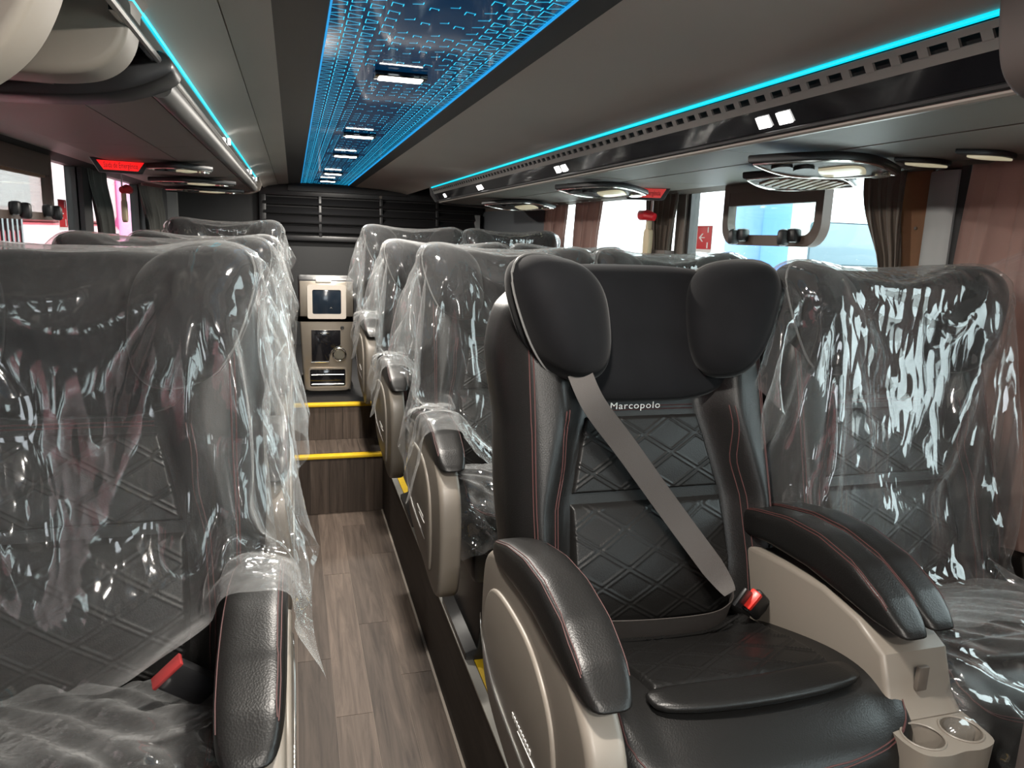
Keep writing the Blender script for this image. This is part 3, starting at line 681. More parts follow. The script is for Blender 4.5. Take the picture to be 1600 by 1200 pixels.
SM = {}
SM['backrest'] = make_back(); SM['upper'] = back_patch(-0.442, -0.304, 0.004, 'upper_quilted_panel'); SM['lower'] = back_patch(-0.665, -0.447, 0.018, 'lower_quilted_panel')
SM['headrest'] = make_headrest()
SM['wing'] = {s: make_wing(s) for s in (-1, 1)}; SM['seam_highlight'] = {s: wing_seam_highlight(s) for s in (-1, 1)}
SM['cushion'] = make_cushion(); SM['cpatch'] = cushion_patch(); SM['flap'] = cushion_flap()
SM['bstitch'] = back_stitch(); SM['cstitch'] = cushion_stitch()
mb = MB(); mb.box(-0.19, 0.19, 0.76, 1.10, -0.86, -0.74, 0.02); SM['pan'] = mbmesh('seat_pan', mb, M['black'])
mb = MB().extrude([(-0.20, -1.08), (0.20, -1.08), (0.20, -1.055), (0.17, -1.045), (0.15, -0.86), (-0.15, -0.86), (-0.17, -1.045), (-0.20, -1.055)], 1, 0.78, 1.10, 0.006)
SM['pedestal'] = mbmesh('pedestal', mb, M['black'])
v, f = text_mesh('Marcopolo', 0.0165, shear=0.12, space=1.12, ext=0.0003)
v = v * [1.25, 1, 1]
LOGO_Z = -0.2915
v = np.stack([v[:, 0] - 0.012, back_front(v[:, 0] - 0.012, LOGO_Z + v[:, 1]) - 0.0012 - v[:, 2], LOGO_Z + v[:, 1]], 1); SM['logo'] = smesh('lettering', v, f, M['logo'], False)

def make_seat(x, dy, dz, label, arms=(-1,), group=None, bare=False):
    t = thing('bus_seat', label, 'seat', (x, 1.0 + dy, PZ + dz), group)
    b_ = link('backrest', SM['backrest'], t)
    link('upper_quilted_panel', SM['upper'], b_); link('lower_quilted_panel', SM['lower'], b_); link('stitching', SM['bstitch'], b_)
    if bare: link('lettering', SM['logo'], b_)
    h = link('headrest', SM['headrest'], t)
    for s in (-1, 1):
        w = link('headrest_wing', SM['wing'][s], t); link('seam_highlight', SM['seam_highlight'][s], w)
    c = link('cushion', SM['cushion'], t); link('quilted_panel', SM['cpatch'], c); link('front_bolster_flap', SM['flap'], c); link('stitching', SM['cstitch'], c)
    link('seat_pan', SM['pan'], t); link('pedestal', SM['pedestal'], t)
    for s in arms:
        a = link('side_shell', ARM[s]['side_shell'], t)
        for k in ('raised_panel', 'silver_line', 'silver_print'): link(k, ARM[s][k], a)
        p = link('arm_pad', ARM[s]['arm_pad'], t); link('stitching', ARM[s]['stitching'], p)
    return t
SX, WX, LX = 0.604, 1.135, -0.314
ROW = 0.91
seat = make_seat(SX, 0, 0, 'uncovered black leather seat with velvet winged headrest and grey belt', bare=True)
seatW = make_seat(WX, 0, 0, 'black seat under clear film by the window, beside the uncovered seat', ())
seatL = make_seat(LX, 0, 0, 'black single seat under clear film, the nearest one left of the aisle', (1, -1))
ord_ = ['', 'second', 'third', 'last']
for k in (1, 2, 3):
    dz = 0.065 if k == 3 else 0.0
    make_seat(SX, ROW * k, dz, 'black film covered aisle seat right of the aisle, in the %s row' % ord_[k], (-1,), 'film covered seats behind')
    make_seat(WX, ROW * k, dz, 'black film covered window seat on the right, in the %s row' % ord_[k], (), 'film covered seats behind')
    make_seat(LX, ROW * k, dz, 'black film covered single seat left of the aisle, in the %s row' % ord_[k], (1, -1), 'film covered seats behind')

# seat belt of the uncovered seat
def ribbon(pts, wdir, width, thick=0.0016):
    pts = [np.array(p, float) for p in pts]; V = []; n = len(pts)
    for i, p in enumerate(pts):
        t = pts[min(i + 1, n - 1)] - pts[max(i - 1, 0)]; t /= np.linalg.norm(t)
        w = np.array(wdir[i] if hasattr(wdir[0], '__len__') else wdir, float); w -= t * (w @ t); w /= np.linalg.norm(w); nn = np.cross(t, w)
        wd = width[i] if hasattr(width, '__len__') else width
        for a, c in ((-1, -1), (1, -1), (1, 1), (-1, 1)): V.append(p + w * a * wd / 2 + nn * c * thick / 2)
    F = [(i * 4 + k, i * 4 + (k + 1) % 4, (i + 1) * 4 + (k + 1) % 4, (i + 1) * 4 + k) for i in range(n - 1) for k in range(4)] + [(3, 2, 1, 0), tuple((n - 1) * 4 + k for k in range(4))]
    return V, F
cs = lambda p: (p[0] + SX, p[1], p[2] + E)
sp = catmull([(-0.150, 1.135, -0.215), (-0.125, 1.120, -0.27), (-0.060, 1.118, -0.35), (0.022, 1.095, -0.46), (0.088, 1.045, -0.555), (0.104, 1.02, -0.585)], 8)
v, f = ribbon([cs(p) for p in sp], (0.86, 0, 0.5), [0.042] * (len(sp) - 10) + list(np.linspace(0.042, 0.022, 10)))
sh = obj('shoulder_strap', v, f, M['belt'], seat)
lap = catmull([(-0.235, 1.06, -0.630), (-0.12, 0.985, -0.606), (0.02, 0.972, -0.604), (0.08, 0.990, -0.600), (0.106, 1.018, -0.588)], 8)
v, f = ribbon([cs(p) for p in lap], (0, -0.35, 0.94), [0.040] * (len(lap) - 8) + list(np.linspace(0.040, 0.020, 8)))
obj('lap_strap', v, f, M['belt'], seat)
bk = MB(); bk.box(-0.022, 0.022, -0.008, 0.008, -0.075, 0.0, 0.006)
v = rot(np.array(bk.v), np.zeros(3), rx=0.5, ry=-0.85) + cs((0.134, 1.0, -0.590)); bko = obj('buckle', v, bk.f, M['black'], seat)
bk = MB(); bk.box(-0.017, 0.017, -0.0095, 0.0095, -0.006, 0.008, 0.003)
v = rot(np.array(bk.v), np.zeros(3), rx=0.5, ry=-0.85) + cs((0.134, 1.0, -0.590)); obj('red_button', v, bk.f, M['buckle_red'], bko)
bk = MB(); bk.box(-0.018, 0.018, -0.003, 0.003, 0.0, 0.035, 0.002)
v = rot(np.array(bk.v), np.zeros(3), rx=0.5, ry=-0.95) + cs((0.122, 1.0, -0.590)); obj('latch_tongue', v, bk.f, M['black'], seat)
M['rim_red'] = mat('dull_red_plastic', (0.30, 0.03, 0.03), 0.4)
# buckle standing up on the left seat
t = seatL
bk = MB(); bk.box(-0.023, 0.023, -0.009, 0.009, -0.075, 0.0, 0.007)
v = rot(np.array(bk.v), np.zeros(3), rx=0.35, ry=-0.75) + np.array([-0.165, 0.93, -0.553 + E]); bko = obj('buckle', v, bk.f, M['black'], seatL)
bk = MB(); bk.box(-0.0235, 0.0235, -0.0095, 0.0095, -0.003, 0.002, 0.001)
v = rot(np.array(bk.v), np.zeros(3), rx=0.35, ry=-0.75) + np.array([-0.165, 0.93, -0.553 + E]); obj('red_rim', v, bk.f, M['rim_red'], bko)

# shared centre armrest with cup holders, one per right-hand pair
def make_console(dy, dz, label, grp):
    x0, x1 = 0.790, 0.908; xm = (x0 + x1) / 2
    t = thing('centre_armrest', label, 'armrest', (xm, 0.9 + dy, PZ + dz), grp)
    org = np.array([xm, 0.9, -1.08])
    def L(name, v, f, m, par=t, s=35): return link(name, mesh(name, np.asarray(v) - org, f, m, s), par)
    prof = [(1.16, -0.545), (1.00, -0.527), (0.90, -0.522), (0.82, -0.535), (0.765, -0.562), (0.752, -0.60), (0.744, -0.622), (0.725, -0.641), (0.725, -0.74), (0.80, -0.88), (1.16, -0.88)]
    a = MB().extrude(prof, 0, x0, x1, 0.008, 3); body = L('body', a.v, a.f, M['taupe'])
    # cup tray with two round wells
    bm = bmesh.new(); y0, y1, zt = 0.652, 0.735, -0.643
    out = catmull([(x0 - 0.014, y1), (x0 - 0.020, 0.695), (x0 - 0.012, 0.664), (x0 + 0.016, y0 + 0.002), (xm - 0.010, y0 + 0.004), (x1 - 0.042, y0 + 0.002), (x1 - 0.012, 0.664), (x1 - 0.004, 0.695), (x1, y1)], 4)
    rc = 0.0275; wells = [(xm - 0.043, 0.694), (xm + 0.022, 0.694)]
    edges = []
    def loop(pts, z):
        vs = [bm.verts.new((p[0], p[1], z)) for p in pts]; es = [bm.edges.new((vs[i], vs[(i + 1) % len(vs)])) for i in range(len(vs))]; return vs, es
    vo, eo = loop(out, zt); edges += eo; rings = []
    for cx, cy in wells:
        vw, ew = loop([(cx + rc * math.cos(2 * math.pi * k / 28), cy + rc * math.sin(2 * math.pi * k / 28)) for k in range(28)], zt); rings.append(vw); edges += ew
    bmesh.ops.triangle_fill(bm, use_beauty=True, edges=edges)
    bm.verts.ensure_lookup_table()
    low = [bm.verts.new((q.co.x * 0.9 + xm * 0.1, q.co.y * 0.9 + 0.72 * 0.1, -0.80)) for q in vo]
    for i in range(len(vo)): j = (i + 1) % len(vo); bm.faces.new((vo[i], vo[j], low[j], low[i]))
    bm.faces.new(low)
    for vw, (cx, cy) in zip(rings, wells):
        dn = [bm.verts.new((cx + (q.co.x - cx) * 0.86, cy + (q.co.y - cy) * 0.86, -0.735)) for q in vw]
        for i in range(28): j = (i + 1) % 28; bm.faces.new((vw[i], vw[j], dn[j], dn[i]))
        bm.faces.new(dn)
    bmesh.ops.recalc_face_normals(bm, faces=list(bm.faces))
    a = MB().bm(bm); tray = L('cup_tray', a.v, a.f, M['taupe'])
    for cx, cy in wells:
        a = MB().tube([(cx + rc * math.cos(q), cy + rc * math.sin(q), zt + 0.0005) for q in np.linspace(0, 2 * math.pi, 28, endpoint=False)], 0.0016, 6, closed=True); L('cup_rim', a.v, a.f, M['taupe'], tray)
    for xc, k in ((x0 + 0.029, 0), (x1 - 0.029, 1)):
        v, f = make_pad(xc, 0.033); v[:, 1] += 0.040 + 0.012 * k; v[:, 2] += 0.010
        p = L('arm_pad', v, f, M['leather'], t, True)
        a = MB()
        tr_ = BVHTree.FromPolygons([tuple(q) for q in v], f)
        for dx, zz in ((-0.036, 0.004), (-0.030, 0.010), (0.036, 0.004)): a.tube([tuple(h[0] + h[1] * 0.0003) for h in (tr_.find_nearest(Vector((xc + dx, float(y) + 0.040 + 0.012 * k, float(arm_top(y)) + 0.010 + zz))) for y in np.linspace(0.725, 1.13, 30))], 0.0009, 5)
        L('stitching', a.v, a.f, M['stitch'], p)
    a = MB().box(xm - 0.012, xm + 0.006, 0.742, 0.750, -0.612, -0.575, 0.002); L('release_lever', a.v, a.f, M['taupe_dark'])
    t.location = (xm, 0.9 + dy, PZ + dz)
    return t
make_console(0, 0, 'double black armrest with two cup holders beside the uncovered seat', None)
for k in (1, 2, 3): make_console(ROW * k, 0.065 if k == 3 else 0, 'double black armrest between the film covered right seats, %s row' % ord_[k], 'armrests behind')
# ------------------------------------------------------------------ clear plastic film
def film(name, haze=0.05, spec0=0.05, bump=1.0, seed=0.0, tint=(0.95, 0.96, 0.96)):
    m = bpy.data.materials.new(name); m.use_nodes = True; nt = m.node_tree; nt.nodes.clear(); N = nt.nodes.new; Lk = nt.links.new
    o = N('ShaderNodeOutputMaterial'); t = N('ShaderNodeBsdfTransparent'); t.inputs[0].default_value = (*tint, 1)
    g = N('ShaderNodeBsdfGlossy'); g.inputs['Roughness'].default_value = 0.07; g.inputs['Color'].default_value = (1, 1, 1, 1)
    d = N('ShaderNodeBsdfDiffuse'); d.inputs[0].default_value = (0.85, 0.86, 0.86, 1); tl = N('ShaderNodeBsdfTranslucent'); tl.inputs[0].default_value = (0.85, 0.86, 0.86, 1)
    tc = N('ShaderNodeTexCoord')
    mp = N('ShaderNodeMapping'); mp.inputs['Scale'].default_value = (1.6, 1.6, 0.55); mp.inputs['Location'].default_value = (seed, seed * 0.7, seed * 1.3); Lk(tc.outputs['Object'], mp.inputs['Vector'])
    n1 = N('ShaderNodeTexNoise'); n1.noise_type = 'RIDGED_MULTIFRACTAL'; n1.inputs['Scale'].default_value = 9; n1.inputs['Detail'].default_value = 4; n1.inputs['Distortion'].default_value = 0.5; Lk(mp.outputs[0], n1.inputs['Vector'])
    n2 = N('ShaderNodeTexVoronoi'); n2.feature = 'F1'; n2.inputs['Scale'].default_value = 30; n2.inputs['Randomness'].default_value = 1.0; Lk(mp.outputs[0], n2.inputs['Vector'])
    b1 = N('ShaderNodeBump'); b1.inputs['Strength'].default_value = 0.55 * bump; b1.inputs['Distance'].default_value = 0.012; Lk(n1.outputs[0], b1.inputs['Height'])
    b2 = N('ShaderNodeBump'); b2.inputs['Strength'].default_value = 0.35 * bump; b2.inputs['Distance'].default_value = 0.006; Lk(n2.outputs[0], b2.inputs['Height']); Lk(b1.outputs[0], b2.inputs['Normal'])
    Lk(b2.outputs[0], g.inputs['Normal']); Lk(b2.outputs[0], d.inputs['Normal'])
    lw = N('ShaderNodeLayerWeight'); lw.inputs[0].default_value = 0.5; Lk(b1.outputs[0], lw.inputs['Normal'])
    p = N('ShaderNodeMath'); p.operation = 'POWER'; p.inputs[1].default_value = 3.0; Lk(lw.outputs['Facing'], p.inputs[0])
    fa = N('ShaderNodeMath'); fa.operation = 'MULTIPLY_ADD'; fa.inputs[1].default_value = 0.55; fa.inputs[2].default_value = spec0; Lk(p.outputs[0], fa.inputs[0])
    hz = N('ShaderNodeMath'); hz.operation = 'MULTIPLY_ADD'; hz.inputs[1].default_value = 0.60; hz.inputs[2].default_value = haze; Lk(p.outputs[0], hz.inputs[0])
    md = N('ShaderNodeMixShader'); md.inputs[0].default_value = 0.5; Lk(d.outputs[0], md.inputs[1]); Lk(tl.outputs[0], md.inputs[2])
    m1 = N('ShaderNodeMixShader'); Lk(hz.outputs[0], m1.inputs[0]); Lk(t.outputs[0], m1.inputs[1]); Lk(md.outputs[0], m1.inputs[2])
    m2 = N('ShaderNodeMixShader'); Lk(fa.outputs[0], m2.inputs[0]); Lk(m1.outputs[0], m2.inputs[1]); Lk(g.outputs[0], m2.inputs[2])
    Lk(m2.outputs[0], o.inputs[0]); return m
M['film'] = film('clear_film'); M['film2'] = film('clear_film_creased', seed=3.1, bump=1.3, haze=0.06, spec0=0.08)

def joined(parts):
    V = []; F = []
    for me in parts:
        b0 = len(V); V += [tuple(q.co) for q in me.vertices]; F += [tuple(i + b0 for i in p.vertices) for p in me.polygons]
    return V, F
def drape(V0, F0, colliders, frames, pins=None, bend=0.4, mass=0.12, tens=12, air=1.5, wind=None):
    """let a film sheet fall over the seat with the cloth solver; returns the settled points"""
    cme = bpy.data.meshes.new('fall'); cme.from_pydata(*[[tuple(map(float, v)) for v in colliders[0]], [], colliders[1]]); co = bpy.data.objects.new('fall', cme); COL.objects.link(co)
    co.modifiers.new('c', 'COLLISION'); co.collision.thickness_outer = 0.004; co.collision.cloth_friction = 8; co.collision.thickness_inner = 0.02
    sme = bpy.data.meshes.new('sheet'); sme.from_pydata([tuple(map(float, v)) for v in V0], [], F0); so = bpy.data.objects.new('sheet', sme); COL.objects.link(so)
    md = so.modifiers.new('cloth', 'CLOTH'); s = md.settings; s.quality = 6; s.mass = mass; s.tension_stiffness = tens; s.compression_stiffness = tens; s.shear_stiffness = tens * 0.6; s.bending_stiffness = bend; s.air_damping = air
    s.tension_damping = 5; s.compression_damping = 5; s.shear_damping = 5
    md.collision_settings.distance_min = 0.004; md.collision_settings.collision_quality = 3; md.collision_settings.use_self_collision = False
    if pins:
        g = so.vertex_groups.new(name='pin'); g.add(pins, 1.0, 'ADD'); s.vertex_group_mass = 'pin'
    md.point_cache.frame_start = 1; md.point_cache.frame_end = frames + 5
    for fr in range(1, frames + 1): SC.frame_set(fr)
    dg = bpy.context.evaluated_depsgraph_get(); ev = so.evaluated_get(dg); P = np.array([v.co[:] for v in ev.data.vertices])
    SC.frame_set(1); bpy.data.objects.remove(so); bpy.data.objects.remove(co); bpy.data.meshes.remove(sme); bpy.data.meshes.remove(cme); return P
def gridsheet(nu, nv, P):
    V = [P(i / (nu - 1), j / (nv - 1)) for j in range(nv) for i in range(nu)]
    F = [(j * nu + i, j * nu + i + 1, (j + 1) * nu + i + 1, (j + 1) * nu + i) for j in range(nv - 1) for i in range(nu - 1)]
    return np.array(V), F
def smooth_film(V, F, levels=1):
    me = bpy.data.meshes.new('film'); me.from_pydata([tuple(map(float, v)) for v in V], [], F); o = bpy.data.objects.new('film', me); COL.objects.link(o)
    md = o.modifiers.new('s', 'SUBSURF'); md.levels = levels; dg = bpy.context.evaluated_depsgraph_get(); dg.update()
    m2 = bpy.data.meshes.new_from_object(o.evaluated_get(dg)); bpy.data.objects.remove(o); bpy.data.meshes.remove(me); m2.shade_smooth(); return m2
import time as _t
_t0 = _t.time()
core = [SM['backrest'], SM['headrest'], SM['wing'][-1], SM['wing'][1], SM['cushion']]
def cover_mesh(name, width, front, back, arms, frames, seed, xoff=0.0, material='film', bend=0.4, fold=0.008):
    col = joined(core + [ARM[s]['arm_pad'] for s in arms] + [ARM[s]['side_shell'] for s in arms])
    rng = np.random.RandomState(seed); ph = rng.uniform(0, 6.28, 12)
    path = [(-0.30, -front + 0.32), (-0.05 - 0.03, -0.25), (-0.03, 0.0), (0.0, 0.085), (0.06, 0.115), (0.24, 0.125), (0.33, 0.09), (0.39, 0.0), (0.42, -back)]
    # seat coordinates (relative to the root): the head is at y about 0.2, z about 1.03
    pts = np.array([(0.10 + a, 1.00 + b_) for a, b_ in path]); d = np.r_[0, np.cumsum(np.linalg.norm(np.diff(pts, axis=0), axis=1))]
    nv = int(d[-1] / 0.0165); nu = int(width / 0.0165)
    def P(u, v):
        s = v * d[-1]; y = np.interp(s, d, pts[:, 0]); z = np.interp(s, d, pts[:, 1]); x = (u - 0.5) * width + xoff
        wob = 0.006 * math.sin(x * 31 + ph[0] + 2 * math.sin(s * 7)) + 0.005 * math.sin(x * 53 + s * 9 + ph[1]) + 0.003 * math.sin(s * 41 + x * 20 + ph[2])
        low = smst(0.75, 0.35, z) * (y < 0.25); wob += fold * low * (math.sin(x * 78 + ph[3] + 1.5 * math.sin(x * 9 + ph[4])) + 0.5 * math.sin(x * 131 + ph[5]))
        return (x, y + wob, z + 0.03 + (wob * 0.5 if low == 0 else 0))
    V, F = gridsheet(nu, nv, P)
    Pn = drape(V, F, col, frames, bend=bend)
    me = smooth_film(Pn, F); me.name = name; me.materials.append(M[material]); return me
cvL = cover_mesh('film_left', 1.05, 0.57, 0.30, (1, -1), 40, 5)
cvA = cover_mesh('film_aisle', 1.00, 0.80, 0.25, (-1,), 36, 11, xoff=-0.04)
cvW = cover_mesh('film_window', 0.92, 0.86, 0.25, (), 40, 23, material='film2', fold=0.026, bend=0.25)
def cushion_film():
    rng = np.random.RandomState(9); ph = rng.uniform(0, 6.28, 6)
    def P(u, v):
        x = (u - 0.5) * 0.60; y = 0.60 - 1.0 + v * 0.50
        return (x, y, 1.08 - 0.555 + 0.012 * math.sin(x * 40 + ph[0] + 3 * math.sin(y * 11)) + 0.010 * math.sin(y * 55 + x * 13 + ph[1]) + 0.006 * math.sin((x + y) * 90 + ph[2]))
    V, F = gridsheet(40, 34, P); Pn = drape(V, F, joined([SM['cushion'], SM['pan']]), 26, bend=0.8)
    me = smooth_film(Pn, F); me.materials.append(M['film2']); return me
cvC = cushion_film()
print('COVER', _t.time() - _t0)
covers = []
def put(me, x, dy, dz, label, group=None):
    o = link('seat_film', me, None, (x, 1.0 + dy, PZ + dz)); tag(o, label, 'plastic cover', group); return o
put(cvL, LX, 0, 0, 'clear plastic film draped over the nearest left seat, hem flaring over the aisle')
put(cvW, WX, 0, 0, 'bluish clear plastic film hanging in folds over the window seat beside the uncovered seat')
def flap():
    A, B, C = np.array([1.33, 1.20, -0.03 + E]), np.array([1.44, 0.90, 0.13 + E]), np.array([1.43, 0.90, -0.22 + E]); V = []; F = []; n = 14
    for i in range(n + 1):
        for j in range(n + 1):
            t = i / n; p = A + t * ((B - A) + (C - B) * j / n); V.append(p + np.array([0.006 * math.sin(9 * t + j), 0, 0.004 * math.sin(j * 1.3)]) * t)
    return V, [(i * (n + 1) + j, (i + 1) * (n + 1) + j, (i + 1) * (n + 1) + j + 1, i * (n + 1) + j + 1) for i in range(n) for j in range(n)]
fw_ = [o for o in bpy.data.objects if o.name.startswith('seat_film')][-1]
obj('loose_corner', *flap(), M['film'], fw_, True)
put(cvC, LX, 0, 0.004, 'crumpled clear film over the cushion of the nearest left seat')
put(cvC, WX, 0, 0.004, 'shiny crumpled film over the cushion of the nearest window seat')
for k in (1, 2, 3):
    dz = 0.065 if k == 3 else 0.0
    put(cvW if k != 2 else cvA, LX, ROW * k, dz, 'clear plastic film over the %s single seat left of the aisle' % ord_[k], 'films on the seats behind')
    put(cvA, SX, ROW * k, dz, 'clear plastic film over the %s aisle seat right of the aisle' % ord_[k], 'films on the seats behind')
    put(cvW if k != 2 else cvA, WX, ROW * k, dz, 'clear plastic film over the %s window seat on the right' % ord_[k], 'films on the seats behind')
put(cvC, SX, ROW, 0.004, 'crumpled clear film over the cushion behind the uncovered seat')
# ------------------------------------------------------------------ curtains, blinds
def curtain(name, label, x, side, top, bot, z0, z1, folds, m, amp=0.016, tie=None, group=None):
    """hanging cloth: top and bottom give its (y0, y1) spans; tie = (z, y0, y1) where a band gathers it"""
    nu, nv = folds * 10 + 1, 26; V = []
    for layer in (0, 1):
        for j in range(nv):
            t = j / (nv - 1); z = z1 + (z0 - z1) * t
            if tie and z > tie[0]:
                k = smst(0, 1, (z1 - z) / (z1 - tie[0])) ** 1.3; a = top[0] + (tie[1] - top[0]) * k; b = top[1] + (tie[2] - top[1]) * k
            elif tie:
                k = smst(0, 1, (tie[0] - z) / (tie[0] - z0)); a = tie[1] + (bot[0] - tie[1]) * k; b = tie[2] + (bot[1] - tie[2]) * k
            else: a = top[0] + (bot[0] - top[0]) * t; b = top[1] + (bot[1] - top[1]) * t
            for i in range(nu):
                u = i / (nu - 1); ph = u * folds * 2 * math.pi + 0.5 * math.sin(t * 3 + u * 9)
                am = amp * (0.45 + 0.55 * smst(0, 0.3, t)) * (0.8 + 0.3 * math.sin(u * 17))
                V.append((x - side * (0.012 + am * (1 + math.sin(ph)) + layer * 0.003), a + (b - a) * u + 0.006 * math.sin(ph * 2 + 1), z + E))
    F = [(j * nu + i, j * nu + i + 1, (j + 1) * nu + i + 1, (j + 1) * nu + i) for j in range(nv - 1) for i in range(nu - 1)]
    n = nu * nv; F2 = [tuple(q + n for q in f[::-1]) for f in F]
    rim = [i for i in range(nu)] + [j * nu + nu - 1 for j in range(1, nv)] + [(nv - 1) * nu + i for i in range(nu - 2, -1, -1)] + [j * nu for j in range(nv - 2, 0, -1)]
    F3 = [(rim[i], rim[(i + 1) % len(rim)], rim[(i + 1) % len(rim)] + n, rim[i] + n) for i in range(len(rim))]
    t = thing(name, label, 'curtain', (x - side * 0.03, (top[0] + top[1]) / 2, z0 + E), group)
    obj('cloth', V, F + F2 + F3, m, t, True)
    if tie:
        yc0, yc1 = tie[1] - 0.006, tie[2] + 0.006
        MB().box(min(x - side * 0.010, x - side * 0.055), max(x - side * 0.010, x - side * 0.055), yc0, yc1, tie[0] + E - 0.028, tie[0] + E + 0.004, 0.004).o('tie_band', mat('curtain_tie', (0.12, 0.10, 0.09), 0.7) if 'curtain_tie' not in bpy.data.materials else bpy.data.materials['curtain_tie'], t)
    return t
curtain('curtain', 'dusty pink curtain drawn across the nearest right window', XR, 1, (0.84, 1.375), (0.84, 1.43), -0.62, 0.205, 6, M['curtain_pink'], 0.013)
curtain('curtain', 'grey brown curtain gathered beside the brown blind and light pillar', XR - 0.012, 1, (1.555, 1.70), (1.52, 1.62), -0.45, 0.20, 4, M['curtain_grey'], 0.012, (-0.075, 1.535, 1.605))
curtain('curtain', 'dark brown tied curtain behind the right red hammer', XR, 1, (2.735, 3.02), (2.74, 3.0), -0.45, 0.20, 6, M['curtain_grey'], 0.014, (-0.03, 2.76, 2.955))
curtain('curtain', 'dusty pink curtain at the rear right window, nearer of two', XR, 1, (3.50, 3.88), (3.56, 3.93), -0.45, 0.20, 5, M['curtain_pink'], 0.014)
curtain('curtain', 'dusty pink curtain at the rear right window, nearest the blue grey lining', XR, 1, (3.99, 4.40), (4.02, 4.42), -0.45, 0.20, 5, M['curtain_pink'], 0.014)
M['curtain_dark'] = mat('grey_green_curtain', (0.062, 0.064, 0.058), 0.8, sheen=0.25)
curtain('curtain', 'dark grey curtain left of the left hammer', XL, -1, (3.74, 4.10), (3.78, 4.16), -0.45, 0.245, 5, M['curtain_dark'], 0.016, (-0.05, 3.86, 4.12))
curtain('curtain', 'dark grey tied curtain between the rear left window and rear corner', XL, -1, (4.86, 5.70), (5.0, 5.6), -0.45, 0.245, 7, M['curtain_dark'], 0.022, (-0.03, 5.05, 5.62))
t = thing('roller_blind', 'brown roller blind strip between curtain and light pillar', 'blind', (XR - 0.01, 1.53, E - 0.3))
MB().box(XR - 0.012, XR - 0.006, 1.496, 1.60, E - 0.3, E + 0.198).o('blind_cloth', M['blind'], t); MB().cyl((XR - 0.016, 1.525, E + 0.06), 0.004, 0.006, 0, 10).o('press_stud', M['metal'], t)

# ------------------------------------------------------------------ hatch windows (tilting panes set in the side windows)
def hatch(win, x, side, y0, y1, z0, z1, hy, rad, fw):
    w = bpy.data.objects[win]
    def outline(o, r):
        a, b, c, d = y0 + o, y1 - o, z0 + o + E, z1 - o + E; P = []
        for (cy, cz, s) in ((b - r, c + r, -90), (b - 0.004, d - 0.004, 0), (a + 0.004, d - 0.004, 90), (a + r, c + r, 180)):
            rr_ = r if s in (-90, 180) else 0.004
            for k in range(7):
                an = math.radians(s + 90 * k / 6); P.append((cy + rr_ * math.cos(an), cz + rr_ * math.sin(an)))
        return P
    po, pi_ = outline(0, rad), outline(fw, rad * 0.62); n = len(po); V = []; xs = (x - side * 0.035, x - side * 0.004)
    for xx in xs:
        V += [(xx, a, b) for a, b in po] + [(xx, a, b) for a, b in pi_]
    F = []
    for i in range(n):
        j = (i + 1) % n; F += [(i, j, n + j, n + i), (2 * n + i, 3 * n + i, 3 * n + j, 2 * n + j), (i, 2 * n + i, 2 * n + j, j), (n + i, n + j, 3 * n + j, 3 * n + i)]
    fr = obj('hatch_frame', V, F, M['frame_brown'], w)
    mb = MB(); a = outline(fw - 0.002, rad * 0.6); mb.extrude(a, 0, min(x - side * 0.016, x - side * 0.012), max(x - side * 0.016, x - side * 0.012)); mb.o('hatch_pane', M['glass'], fr)
    box('hatch_header', min(x - side * 0.034, x - side * 0.008), max(x - side * 0.034, x - side * 0.008), y0 + 0.012, y1 - 0.012, E + z1 - fw - 0.045, E + z1 - fw + 0.004, M['frame_brown'], fr)
    for k, y in enumerate(hy):
        m = MB(); s = side
        lo, hi = sorted((x - s * 0.062, x - s * 0.03)); m.box(lo, hi, y - 0.022, y + 0.022, E + z0 + 0.012, E + z0 + 0.055, 0.010)
        lo, hi = sorted((x - s * 0.085, x - s * 0.05)); m.box(lo, hi, y + 0.004, y + 0.034, E + z0 + 0.0, E + z0 + 0.052, 0.012)
        m.o('latch', M['black'], fr)
def win_at(x, y):
    for o in bpy.data.objects:
        if o.name.startswith('window_') and o.parent is None:
            vs = [v.co for v in o.data.vertices]
            if abs(vs[0].x - x) < 0.1 and min(v.y for v in vs) < y < max(v.y for v in vs): return o.name
hatch(win_at(XR, 2.1), XR, 1, 1.85, 2.375, 0.005, 0.215, (1.955, 2.225), 0.07, 0.034)
hatch(win_at(XL, 2.7), XL, -1, 2.25, 3.17, 0.005, 0.235, (2.72, 3.05), 0.03, 0.026)
struct(box('trim_20', XL, XL + 0.02, 2.0, 3.17, E + 0.155, E + 0.215, M['blind']))

